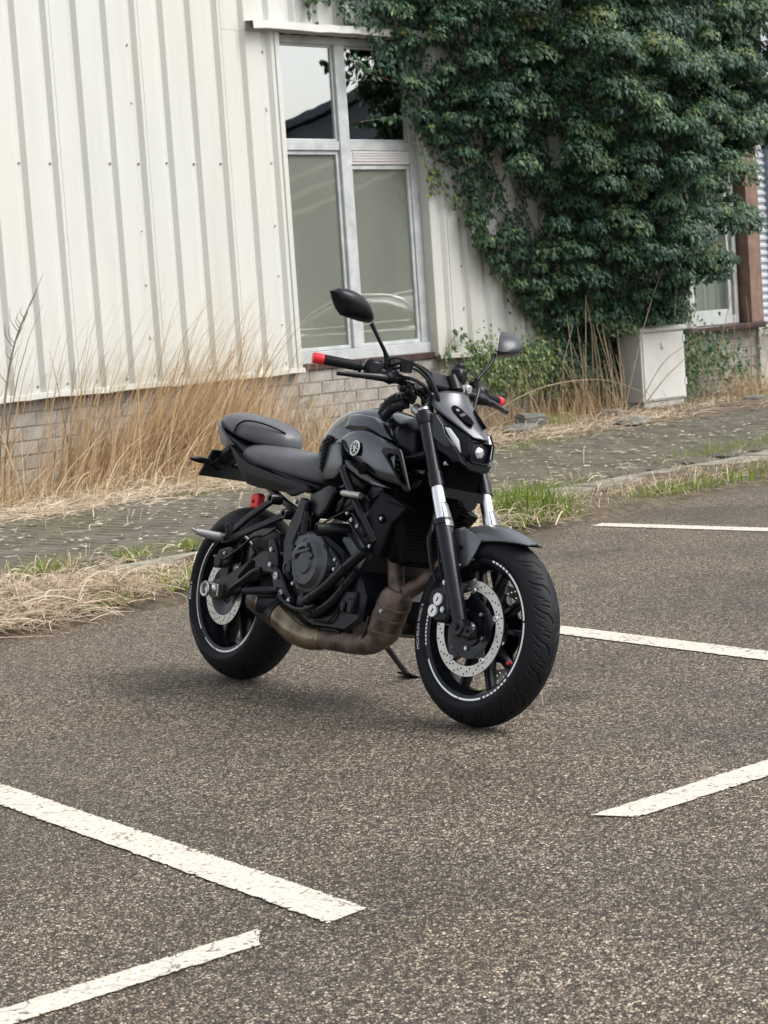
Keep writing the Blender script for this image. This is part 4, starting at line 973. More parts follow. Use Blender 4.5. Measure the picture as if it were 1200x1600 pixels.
def tape(wl, c, y, arcs, st, sgn=-1):
    for a0, a1, dash in arcs:
        a0, a1 = R(a0), R(a1)
        segs = [(a0, a1)] if not dash else [(a0 + (a1 - a0) * (i + .12) / dash, a0 + (a1 - a0) * (i + .80) / dash) for i in range(dash)]
        for q0, q1 in segs:
            b = B(); n_ = max(2, int(abs(q1 - q0) / .05)); sk = .012 if dash else .004
            v = []
            for i in range(n_ + 1):
                a_ = q0 + (q1 - q0) * i / n_; v += [(c[0] + .2160 * cos(a_), y, c[2] + .2160 * sin(a_)), (c[0] + .2312 * cos(a_ + sk), y, c[2] + .2312 * sin(a_ + sk))]
            b.add(v, [(2 * i, 2 * i + 1, 2 * i + 3, 2 * i + 2) for i in range(n_)])
            P('rim_tape', b, K_WHT, wl, st, smooth=False, fix=False)

FC = (1.4, 0, .30); RC = (0, 0, .315)
fwl = wheel('front_wheel', FC, .30, .075, .062, .050, True, .094, GF, R(18), 1100, .10)
tape(fwl, FC, -.0508, [(-149, -98, 0), (-97, -71, 0), (-69, -38, 7), (-36, 10, 0), (12, 56, 0), (57, 79, 5), (100, 130, 0), (152, 168, 0), (170, 199, 9)], True)
tape(fwl, FC, .0508, [(-149, -98, 0), (-69, -38, 7), (-36, 56, 0), (57, 79, 5), (100, 168, 0), (170, 199, 9)], True)
def ysw(Rr, rc, wd, off=.0012):
    def f(r): 
        ca = min(1, max(-1, 1 - (Rr - r) / rc)); a_ = min(1.3, math.acos(ca)); return -(wd * sin(a_) / sin(1.3)) - off if r > Rr - rc * (1 - cos(1.3)) else -wd - off + (Rr - rc * (1 - cos(1.3)) - r) * .35
    return f
yF = ysw(.30, .075, .062, .0015); yR = ysw(.315, .09, .092, .0015)
text_ring('MICHELIN', .0165, FC, .2445, R(-169), yF, fwl, True, spread=1.12)
text_ring('ROAD 6', .0140, FC, .2445, R(173), yF, fwl, True, spread=1.15)
holesF = []
for k in range(20):
    a0 = 2 * pi * k / 20
    holesF += [(a0, .1415, .0034), (a0 + .10, .1335, .0034), (a0 + .20, .1255, .0034)]
for sg in (-1, 1):
    y = .0655 * sg
    dk = P('brake_disc', hole_disc(.149, .1165, holesF, .005, FC, y), K_DSC, fwl, True, ang=30)
    cb = B().lathe([(.048, y * .86 - .003), (.080, y * .97 - .003), (.094, y * .97 - .003), (.094, y * .97 + .003), (.080, y * .97 + .003), (.048, y * .86 + .003)], FC, 60, closed=True)
    for k in range(5):
        a_ = 2 * pi * k / 5 + .35; rd = Vector((cos(a_), 0, sin(a_))); tg = Vector((-sin(a_), 0, cos(a_))); o = Vector(FC) + Vector((0, y * .97, 0))
        cb.loft([[o + rd * r_ + tg * h * s_ + Vector((0, d_, 0)) for s_, d_ in ((-1, -.003), (1, -.003), (1, .003), (-1, .003))] for r_, h in ((.088, .024), (.105, .014), (.122, .010))])
    P('disc_carrier', cb, K_FRM, fwl, True)
    for k in range(5):
        a_ = 2 * pi * k / 5 + .35
        P('disc_rivet', B().lathe([(.004, y + sg * .0055), (.009, y + sg * .0055), (.0105, y + sg * .003), (.0105, y - sg * .004), (.004, y - sg * .004)], (1.4 + .1175 * cos(a_), 0, .30 + .1175 * sin(a_)), 14, closed=True), K_ALU, fwl, True)
        if sg < 0: bolt2(1.4 + .062 * cos(a_ + .5), y * .92 - .004, .30 + .062 * sin(a_ + .5), .0065, fwl, True)
P('sensor_ring', B().lathe([(.038, -.066), (.052, -.066), (.052, -.060), (.038, -.060)], FC, 48, closed=True), K_ENG, fwl, True)
P('axle', B().cyl((1.4, -.125, .30), (1.4, .125, .30), .012), K_ALU, fwl, True)
P('wheel_spacer', B().cyl((1.4, -.095, .30), (1.4, -.062, .30), .020), K_ALU, fwl, True)
vc = P('valve_cap', B().lathe([(0, -.013), (.0055, -.011), (.0058, .010), (0, .012)], (0, 0, 0), 12), K_RED, fwl, False)
q = S(Vector((1.4 + .172 * cos(R(-31)), -.022, .30 + .172 * sin(R(-31))))); vc.location = q; vc.rotation_euler = (0, 0, R(20))

rwl = wheel('rear_wheel', RC, .315, .09, .092, .076, False, .165, GR, R(-60), 1000, .13)
tape(rwl, RC, -.0768, [(-136, 128, 0), (130, 223, 0)][1:] + [(-125, -102, 7), (-101, -60, 0), (-59, -20, 0), (55, 75, 0)], False)
tape(rwl, RC, .0768, [(130, 223, 0), (-101, -20, 0), (20, 100, 0)], False)
text_ring('ROAD 6', .0185, RC, .2450, R(183.5), yR, rwl, False)
text_ring('MICHELIN', .019, RC, .2450, R(225), yR, rwl, False, m_=mat('dull_lettering', (.05, .05, .053), .6))
holesR = []
for k in range(16):
    a0 = 2 * pi * k / 16; holesR += [(a0, .1155, .0036), (a0 + .13, .107, .0036), (a0 + .26, .0985, .0036)]
P('brake_disc', hole_disc(.1225, .089, holesR, .005, RC, -.092), K_DSC, rwl, ang=30)
P('disc_carrier', B().lathe([(.04, -.07), (.06, -.088), (.093, -.0895), (.093, -.0945), (.058, -.093), (.04, -.08)], RC, 50, closed=True), K_FRM, rwl)
P('sprocket', B().lathe([(.05, .10), (.105, .10), (.108, .103), (.105, .106), (.05, .106)], RC, 60, closed=True), K_ALU, rwl)
P('axle', B().cyl((0, -.15, .315), (0, .15, .315), .012), K_ALU, rwl)

# ---- front fork
def fz(z, y, off=0.0): return Vector((1.2 - (z - .735) * .462 + off, y, z))
for sg in (-1, 1):
    y = .105 * sg
    leg = P('fork_leg', B().tube([fz(.285, y), fz(.33, y), fz(.42, y), fz(.585, y), fz(.60, y), fz(.612, y)], [.0225, .025, .0265, .0285, .0285, .027], n=24, smooth=False), K_FRM, st=True)
    P('axle_clamp', B().lathe([(.012, y - .022), (.025, y - .022), (.029, y - .017), (.029, y + .017), (.025, y + .022), (.012, y + .022)], (1.402, 0, .30), 32, closed=True).box((1.43, y, .288), (.075, .030, .040), ch=.008), K_FRM, leg, True)
    o = P('seal_ring', B().lathe([(.0205, -.008), (.0305, -.008), (.0315, .0), (.0305, .010), (.0205, .012)], (0, 0, 0), 28, axis='Z'), K_FRM, leg)
    o.location = S(fz(.616, y)); o.rotation_euler = (_rot @ Matrix.Rotation(-RAKE, 3, 'Y')).to_euler()
    P('chrome_tube', B().cyl(fz(.60, y), fz(.76, y), .0205, n=28), K_CHR, leg, True)
    P('lower_clamp', B().cyl(fz(.728, y), fz(.772, y), .0262, n=24), K_FRM, leg, True)
    P('upper_tube', B().tube([fz(.772, y), fz(.925, y)], [.0225, .0225], n=24, smooth=False), K_FRM, leg, True)
    P('upper_clamp', B().tube([fz(.925, y), fz(.932, y), fz(.962, y), fz(.968, y)], [.024, .028, .028, .022], n=24, smooth=False), K_FRM, leg, True)
    P('fork_cap', B().tube([fz(.966, y), fz(.976, y), fz(.982, y)], [.019, .019, .013], n=20, smooth=False), K_ALU, leg, True)
    # stanchion guard on the front of the chrome tube
    gb = B(); rings = []
    for z, h in ((.598, .0315), (.612, .0318), (.650, .0275), (.668, .0255), (.674, .0225)):
        c = fz(z, y); ring = []
        for k in range(9):
            a_ = R(-30 + k * 120 / 8) ; ring.append(c + Vector((cos(RAKE), 0, sin(RAKE))) * cos(a_) * h + Vector((0, sin(a_) * h, 0)))
        ring += [c + Vector((cos(RAKE), 0, sin(RAKE))) * cos(R(90 - k * 120 / 8)) * h * .86 + Vector((0, sin(R(90 - k * 120 / 8)) * h * .86, 0)) for k in range(9)]
        rings.append(ring)
    P('stanchion_guard', gb.loft(rings), K_GRY, leg, True)
    if sg < 0:
        bolt2(1.402, y - .022, .30, .012, leg, True, K_ENG); bolt2(1.446, y - .016, .292, .006, leg, True, K_ENG)
    # caliper behind the leg
    cal = P('brake_caliper', B().prism([(1.255, .41), (1.30, .425), (1.335, .40), (1.352, .34), (1.34, .31), (1.29, .305), (1.255, .33), (1.243, .37)], .118 * sg, .045 * sg, .008), K_PLA, st=True)
    if sg < 0:
        for (x, z) in ((1.299, .377), (1.282, .340)):
            cap = P('piston_cap', B().cyl((x, -.126, z), (x, -.112, z), .0195, n=28), mat('cap_silver', (.80, .80, .79), .4, .6), cal, True)
            P('cap_mark', B().prism([(x - .006, z - .007), (x - .002, z - .007), (x + .006, z + .006), (x + .001, z + .007), (x - .002, z + .001)], -.1268, -.126), K_BLK, cal, True)
        bolt2(1.325, -.120, .347, .009, cal, True); bolt2(1.318, -.120, .432, .008, cal, True)
        P('mount_arm', B().prism([(1.30, .435), (1.325, .445), (1.352, .35), (1.335, .325), (1.318, .345)], -.118, -.095, .003), K_FRM, cal, True)
P('triple_clamp', B().prism([(1.13, .715), (1.22, .70), (1.225, .73), (1.135, .75)], -.085, .085, .006), K_FRM, st=True)
P('top_clamp', B().prism([(1.03, .94), (1.125, .93), (1.13, .955), (1.03, .968)], -.085, .085, .006), K_FRM, st=True)
P('steering_stem', B().cyl((1.16, 0, .70), (1.03, 0, .97), .026), K_FRM, st=True)
# brake hose from caliper up
P('brake_hose', B().tube([(1.27, -.115, .43), (1.245, -.122, .48), (1.215, -.12, .56), (1.20, -.10, .60), (1.17, -.07, .66)], .006, n=8).tube([(1.30, -.117, .435), (1.285, -.12, .47), (1.265, -.122, .54), (1.235, -.115, .60)], .0035, n=6), K_HOS, st=True)

# ---- front mudguard
rings = []
for a_, rr, hw, lipz in ((R(58), .331, .030, .006), (R(63), .327, .052, .014), (R(72), .324, .062, .03), (R(82), .325, .066, .045), (R(92), .328, .068, .055), (R(102), .333, .068, .07), (R(112), .339, .066, .08), (R(118), .342, .060, .085)):
    out = []; inn = []
    for t in np.linspace(-1, 1, 13):
        yy = hw * math.sin(t * 1.35) / sin(1.35); rd = rr - (1 - cos(t * 1.35)) * (lipz / .78) + (.004 if abs(t) < .1 else 0)
        out.append(Vector((1.4 + rd * cos(a_), yy, .30 + rd * sin(a_)))); inn.append(Vector((1.4 + (rd - .004) * cos(a_), yy * .94, .30 + (rd - .004) * sin(a_))))
    rings.append(out + inn[::-1])
fen = P('mudguard', B().loft(rings), K_GRY, st=True, ang=60)
for sg in (-1, 1):
    b = B().panel([(1.268, .070 * sg, .60), (1.315, .070 * sg, .612), (1.345, .0715 * sg, .598), (1.405, .0715 * sg, .578), (1.385, .073 * sg, .535), (1.358, .075 * sg, .493), (1.338, .076 * sg, .488), (1.312, .076 * sg, .508), (1.288, .074 * sg, .55)], .004, .002, .8, (0, -sg, 0))
    P('mudguard_stay', b, K_GRY, fen, True); bolt2(1.322, .0795 * sg, .548, .0075, fen, True, K_ENG, sg)

# ---- headlight unit
grid = [(.965, (1.185, 1.178, 1.16, 1.125), .098), (.935, (1.232, 1.215, 1.18, 1.13), .106), (.905, (1.266, 1.245, 1.20, 1.145), .106), (.875, (1.272, 1.262, 1.215, 1.165), .098), (.845, (1.272, 1.265, 1.235, 1.19), .086), (.815, (1.262, 1.258, 1.24, 1.215), .068)]
v = []; cols_ = (-1, -.68, -.40, -.0, .0, .40, .68, 1)
for z, xs_, hw in grid:
    for s_, ix in ((-1, 3), (-.66, 2), (-.38, 1), (0, 0), (.38, 1), (.66, 2), (1, 3)): v.append((xs_[ix], hw * s_, z))
for z, xs_, hw in grid:
    for s_ in (-1, -.66, -.38, 0, .38, .66, 1): v.append((1.10 + (.965 - z) * .3, hw * s_ * .9, z))
f = []
for r_ in range(5):
    for c_ in range(6):
        i = r_ * 7 + c_; f.append((i, i + 1, i + 8, i + 7)); f.append((42 + i, 42 + i + 7, 42 + i + 8, 42 + i + 1))
for c_ in range(6): f.append((c_, 42 + c_, 43 + c_, c_ + 1)); f.append((35 + c_, 36 + c_, 78 + c_, 77 + c_))
for r_ in range(5): f.append((r_ * 7, r_ * 7 + 7, 42 + r_ * 7 + 7, 42 + r_ * 7)); f.append((r_ * 7 + 6, 42 + r_ * 7 + 6, 42 + r_ * 7 + 13, r_ * 7 + 13))
head = P('headlight', B().add(v, f), K_PLA, st=True, ang=20, bev=.002)
# square bezel round the projector lens
bz = B()
out = [(-.043, .889), (.043, .889), (.046, .882), (.042, .824), (.035, .817), (-.035, .817), (-.042, .824), (-.046, .882)]
inn_ = [(-.037, .884), (.037, .884), (.039, .879), (.036, .830), (.030, .824), (-.030, .824), (-.036, .830), (-.039, .879)]
n8 = 8
vv = [(1.255, y, z) for y, z in out] + [(1.272, y * .98, z) for y, z in out] + [(1.274, y * 1.06, (z - .854) * 1.06 + .854) for y, z in inn_] + [(1.250, y * .92, (z - .854) * .92 + .854) for y, z in inn_]
ff = []
for k in range(3):
    for i in range(8): ff.append((k * 8 + i, k * 8 + (i + 1) % 8, (k + 1) * 8 + (i + 1) % 8, (k + 1) * 8 + i))
ff.append(tuple(24 + i for i in range(8)))
P('lens_bezel', bz.add(vv, ff), K_PLA, head, True, ang=25, bev=.0015)
P('lens', B().lathe([(.0225, 0), (.0215, .008), (.017, .014), (.010, .0175), (0, .019)], (1.2565, -.002, .855), 28, axis='X'), K_LENS, head, True, ang=180)
P('lens_ring', B().lathe([(.0235, -.002), (.0265, -.002), (.0265, .008), (.0235, .008)], (1.2565, -.002, .855), 28, closed=True, axis='X'), K_BLK, head, True)
P('chin', B().prism([(-.060, .822), (.060, .822), (.050, .800), (.030, .792), (-.030, .792), (-.050, .800)], 1.19, 1.268, .004, plane='YZ'), K_PLA, head, True)
for sg in (-1, 1):
    dr = [(1.183, .092 * sg, .925), (1.207, .084 * sg, .922), (1.243, .071 * sg, .885), (1.252, .062 * sg, .842), (1.236, .066 * sg, .850), (1.199, .086 * sg, .900)]
    P('running_light', B().panel([(x + .004, y + .004 * sg, z) for x, y, z in dr], .012, .002, .8, (-.7, -sg * .7, 0)), K_DRL, head, True)
    P('running_light_rim', B().tube([(x + .003, y + .003 * sg, z) for x, y, z in dr] + [(dr[0][0] + .003, dr[0][1] + .003 * sg, dr[0][2])], .0028, n=6, smooth=False), K_BLK, head, True)
    # angular side cover: upper plate and lower fang, with a crease between
    up_ = [(1.098, .104 * sg, .935), (1.132, .102 * sg, .968), (1.150, .101 * sg, .962), (1.186, .097 * sg, .93), (1.20, .094 * sg, .898), (1.238, .084 * sg, .862), (1.205, .096 * sg, .855), (1.15, .105 * sg, .885)]
    P('side_cover', B().panel(up_, .02, .004, .86, (-.2, -sg, 0)), mat('cover_grey', (.034, .037, .043), .33, metal=.3), head, True, ang=25)
    lo_ = [(1.15, .104 * sg, .884), (1.205, .0955 * sg, .854), (1.239, .0835 * sg, .861), (1.256, .072 * sg, .836), (1.272, .066 * sg, .808), (1.225, .086 * sg, .825), (1.17, .098 * sg, .85)]
    P('side_fang', B().panel(lo_, .02, .003, .86, (-.2, -sg, 0)), K_PLA, head, True, ang=25)
    bolt2(1.21, .088 * sg, .806, .007, head, True, None, sg); bolt2(1.122, .106 * sg, .963, .005, head, True, None, sg)
# fly screen
cw = [(-.068, 1.105, 1.046), (-.035, 1.135, 1.050), (0, 1.150, 1.052), (.035, 1.135, 1.050), (.068, 1.105, 1.046)]
rows = [[(1.105, -.066, 1.044), (1.133, -.035, 1.048), (1.144, 0, 1.050), (1.133, .035, 1.048), (1.105, .066, 1.044)],
        [(1.106, -.099, 1.006), (1.150, -.052, 1.012), (1.166, 0, 1.014), (1.150, .052, 1.012), (1.106, .099, 1.006)],
        [(1.124, -.101, .986), (1.172, -.054, .988), (1.190, 0, .988), (1.172, .054, .988), (1.124, .101, .986)],
        [(1.188, -.078, .950), (1.214, -.046, .952), (1.232, 0, .952), (1.214, .046, .952), (1.188, .078, .950)],
        [(1.244, -.047, .913), (1.256, -.028, .915), (1.272, 0, .915), (1.256, .028, .915), (1.244, .047, .913)],
        [(1.268, -.032, .897), (1.274, -.018, .897), (1.288, 0, .896), (1.274, .018, .897), (1.268, .032, .897)]]
v = [q for r_ in rows for q in r_]; f = [(r_ * 5 + c_, r_ * 5 + c_ + 1, r_ * 5 + c_ + 6, r_ * 5 + c_ + 5) for r_ in range(5) for c_ in range(4)]
fly = P('fly_screen', B().add(v, f), K_COWL, st=True, ang=60, sub=2)
sol = fly.modifiers.new('solid', 'SOLIDIFY'); sol.thickness = .005; sol.offset = -1
P('screen_back', B().loft([[Vector((x - .03, y * .93, z - .012)) for x, y, z in (rows[0] + rows[5][::-1])], [Vector((x - .055, y * .9, z - .03)) for x, y, z in (rows[0] + rows[5][::-1])]]), K_PLA, st=True)
for sg in (-1, 1):
    # vent slot with two openings
    nrm_ = Vector((.78, .38 * sg, .50)).normalized(); du = Vector((.62, -.15 * sg, -.42)).normalized(); dv = nrm_.cross(du)
    o = Vector((1.198, .037 * sg, .967)) + nrm_ * .006
    def slot(l0, l1, h0, h1, zo):
        pts = []
        for k in range(16):
            a_ = 2 * pi * k / 16; e = cos(a_); s_ = sin(a_); hh = h0 + (h1 - h0) * (e * .5 + .5)
            pts.append(o + du * ((l0 + l1) / 2 + (l1 - l0) / 2 * math.copysign(abs(e) ** .7, e)) + dv * hh * math.copysign(abs(s_) ** .8, s_) + nrm_ * zo)
        return pts
    vs_ = P('screen_vent', B().loft([slot(-.050, .054, .0165, .0135, .002), slot(-.050, .054, .0165, .0135, -.012)]), K_BLK, fly, True)
    P('vent_bridge', B().loft([slot(-.004, .008, .012, .012, .0032), slot(-.004, .008, .012, .012, -.008)]), K_COWL, fly, True)
    P('vent_highlight', B().loft([slot(-.030, -.018, .006, .005, .0028), slot(-.030, -.018, .006, .005, -.008)]), K_GRY, fly, True)
P('head_bracket', B().prism([(1.07, .72), (1.20, .72), (1.22, .80), (1.10, .82)], -.07, .07, .008), K_BLK, st=True)
P('horn', B().lathe([(0, 0), (.03, .002), (.036, .012), (.03, .03), (0, .032)], (1.19, .03, .70), 28, axis='X'), K_PLA, st=True)

# ---- handlebar and controls
def hbar(sg): return [(1.035, 0, 1.025), (1.035, .07 * sg, 1.027), (1.015, .14 * sg, 1.060), (.965, .24 * sg, 1.083), (.915, .345 * sg, 1.087), (.893, .392 * sg, 1.087)]
hb = P('handlebar', B().tube(hbar(-1)[::-1] + hbar(1)[1:], .0112, n=14), K_FRM, st=True)
P('bar_clamp', B().box((1.035, -.045, 1.02), (.045, .03, .05), ch=.006).box((1.035, .045, 1.02), (.045, .03, .05), ch=.006).cyl((1.04, -.045, .95), (1.035, -.045, 1.0), .016).cyl((1.04, .045, .95), (1.035, .045, 1.0), .016), K_ALU, hb, True)
for sg in (-1, 1):
    g0, g1 = Vector((.950, .272 * sg, 1.0845)), Vector((.896, .386 * sg, 1.087))
    P('grip', B().tube([g0, g0.lerp(g1, .06), g0.lerp(g1, .08), g0.lerp(g1, .95), g1], [.019, .019, .0165, .0165, .015], n=18, smooth=False), K_RUB, hb, True)
    e1 = g1 + (g1 - g0).normalized() * .036
    P('bar_end', B().tube([g1, g1.lerp(e1, .06), g1.lerp(e1, .9), e1], [.015, .0175, .0175, .0155], n=20, smooth=False), K_RED, hb, True)
    rt_ = Matrix.Rotation(R(25) * sg, 3, 'Z')
    sw = P('switch_box', B().box((.968, .235 * sg, 1.086), (.052, .062, .054), rot=rt_, ch=.012).box((.985, .215 * sg, 1.072), (.05, .035, .03), rot=rt_, ch=.008), K_PLA, hb, True)
    P('switch_button', B().box((.940, .245 * sg, 1.096), (.012, .014, .010), rot=rt_, ch=.002).box((.945, .228 * sg, 1.080), (.012, .02, .008), rot=rt_, ch=.002), K_PNT, sw, True)
    P('lever_perch', B().tube([(1.0, .18 * sg, 1.068), (1.012, .20 * sg, 1.062), (1.02, .225 * sg, 1.058)], [.02, .022, .016], n=14).box((.998, .180 * sg, 1.07), (.05, .045, .045), rot=rt_, ch=.010).tube([(1.0, .12 * sg, 1.055), (1.015, .16 * sg, 1.065), (1.02, .20 * sg, 1.06)], [.015, .017, .016], n=14), K_PLA, hb, True)
    P('lever', B().tube([(1.022, .205 * sg, 1.058), (1.02, .25 * sg, 1.054), (.998, .305 * sg, 1.050), (.972, .355 * sg, 1.047), (.962, .378 * sg, 1.047)], [.013, .0125, .0095, .0085, .010], n=10, flat=.8), K_FRM, hb, True)
    # mirror
    mr = P('mirror', B().tube([(.985, .195 * sg, 1.095), (.985, .198 * sg, 1.12), (.987, .215 * sg, 1.145), (.985, .25 * sg, 1.185), (.975, .275 * sg, 1.225)], [.012, .011, .0065, .006, .008], n=12), K_PLA, st=True)
    P('mirror_mount', B().cyl((.985, .195 * sg, 1.085), (.985, .197 * sg, 1.128), .0135, n=6).cyl((.988, .190 * sg, 1.085), (.995, .17 * sg, 1.118), .013, .010, n=10), K_PLA, mr, True)
    outl = [(.434, 1.298), (.412, 1.311), (.388, 1.317), (.355, 1.316), (.325, 1.309), (.298, 1.296), (.275, 1.278), (.257, 1.253), (.252, 1.236), (.262, 1.228), (.30, 1.226), (.345, 1.228), (.380, 1.231), (.402, 1.248), (.420, 1.272)]
    cy, cz = .34, 1.272
    ym = R(0) if sg < 0 else R(46)
    def mring(k_, x):
        o_ = []
        for y, z in outl:
            lx = (x - .955) * (1 if sg < 0 else 1.5); ly = (y - cy) * k_ * sg * (1 if sg < 0 else .95)
            o_.append(Vector((.955 + lx * cos(ym) - ly * sin(ym), cy * sg + lx * sin(ym) + ly * cos(ym), cz + (z - cz) * k_)))
        return o_
    P('mirror_shell', B().loft([mring(.30, .992), mring(.62, .986), mring(.86, .972), mring(.98, .955), mring(1.0, .944), mring(.98, .938)]), K_PLA if sg < 0 else mat('mirror_highlight_grey', (.05, .053, .06), .35, metal=.3), mr, True, ang=60)  # left shell lighter: its grey highlight is put into the colour
    P('mirror_glass', B().loft([mring(.94, .9385), mring(.93, .9365)]), K_CHR, mr, True)
# front brake reservoir, cables
P('brake_reservoir', B().tube([(1.045, -.165, 1.085), (1.045, -.165, 1.112), (1.045, -.165, 1.122)], [.020, .022, .023], n=20, smooth=False), K_PLA, hb, True)
P('ignition_module', B().box((1.065, .045, 1.11), (.045, .05, .05), rot=Matrix.Rotation(.4, 3, 'Z'), ch=.008).cyl((1.085, .028, 1.055), (1.055, .028, 1.10), .024).box((1.05, .06, 1.14), (.03, .03, .03), ch=.006), K_PLA, hb, True)
P('clutch_mount', B().cyl((1.0, .12, 1.06), (1.0, .165, 1.065), .015).box((1.01, .14, 1.08), (.03, .03, .035), ch=.006), K_ALU, hb, True)
for pts_, r_ in (([(1.0, -.195, 1.105), (1.045, -.15, 1.118), (1.09, -.11, 1.088), (1.12, -.085, 1.03), (1.125, -.07, .99)], .0060), ([(1.01, -.19, 1.095), (1.06, -.14, 1.10), (1.10, -.10, 1.06), (1.12, -.08, 1.01), (1.11, -.06, .96)], .005),
                 ([(1.01, -.18, 1.07), (1.06, -.13, 1.065), (1.09, -.09, 1.03), (1.08, -.06, .97)], .0065), ([(1.0, -.17, 1.055), (1.04, -.125, 1.045), (1.06, -.09, 1.01), (1.05, -.07, .95)], .006), ([(1.01, .19, 1.095), (1.06, .15, 1.11), (1.10, .11, 1.07), (1.12, .08, 1.0)], .0055),
                 ([(.985, -.21, 1.115), (1.02, -.18, 1.128), (1.065, -.13, 1.115), (1.085, -.10, 1.10)], .0035)):
    P('control_cable', B().tube(pts_, r_, n=8), K_HOS, hb, True)
P('instrument', B().box((1.05, 0, 1.075), (.035, .14, .07), rot=Matrix.Rotation(R(-35), 3, 'Y'), ch=.010), K_PLA, hb, True)
P('instrument_screen', B().box((1.028, 0, 1.088), (.006, .115, .052), rot=Matrix.Rotation(R(-35), 3, 'Y'), ch=.002), K_PNT, hb, True)
# bunched rubber hoses between tank and bar
for pts_, r0 in (([(.895, -.110, .962), (.925, -.116, .992), (.97, -.112, 1.012), (1.02, -.095, 1.018)], .0165), ([(.875, -.082, .965), (.90, -.088, .998), (.94, -.085, 1.018), (1.0, -.08, 1.028)], .0155), ([(.915, -.122, .950), (.965, -.128, .978), (1.02, -.115, .995)], .0125)):
    P('bellows_hose', B().tube(pts_, [r0 * (1.0 if k % 2 else 1.38) for k in range(23)], n=14, k=10), K_HOS)
for k in range(14):
    t = rnd.random(); x, y, z = 1.0 + .06 * t + rnd.uniform(-.012, .012), -.175 + .085 * t + rnd.uniform(-.01, .01), 1.062 - .035 * t + rnd.uniform(-.012, .014)
    P('cable_fitting', B().box((x, y, z), (rnd.uniform(.012, .03), rnd.uniform(.012, .028), rnd.uniform(.012, .028)), rot=Matrix.Rotation(rnd.uniform(0, 3), 3, 'Z') @ Matrix.Rotation(rnd.uniform(-.6, .6), 3, 'X'), ch=.003), K_ALU if k in (3, 9) else K_PLA, hb, True)
P('switch_cylinder', B().cyl((1.03, -.085, .985), (1.075, -.075, .955), .019, .017), K_ALU)

# ---- fuel tank
def ring(x, zt_, w_, zs, zb, wb, crown=.5):
    half = [(0, zt_), (w_ * crown, zt_ - .008), (w_ * .86, zt_ - (zt_ - zs) * .42), (w_, zs), (w_ * 1.0, (zs * .55 + zb * .45)), (wb, zb), (0, zb)]
    return [Vector((x, -y, z)) for y, z in half] + [Vector((x, y, z)) for y, z in half[-2:0:-1]]
tank = P('fuel_tank', B().loft([ring(.465, .865, .055, .82, .765, .05), ring(.49, .905, .085, .845, .755, .075), ring(.54, .955, .100, .875, .75, .088), ring(.61, .988, .118, .90, .75, .10), ring(.70, 1.0, .128, .905, .75, .11), ring(.80, .996, .130, .90, .75, .11), ring(.89, .975, .126, .88, .75, .105), ring(.95, .955, .116, .87, .75, .10), ring(.985, .93, .10, .86, .76, .09)]), K_PNT, sub=2, ang=180)
P('filler_cap', B().lathe([(0, .012), (.032, .012), (.040, .006), (.042, -.008)], (.78, 0, .999), 32, axis='Z'), K_PLA, tank)
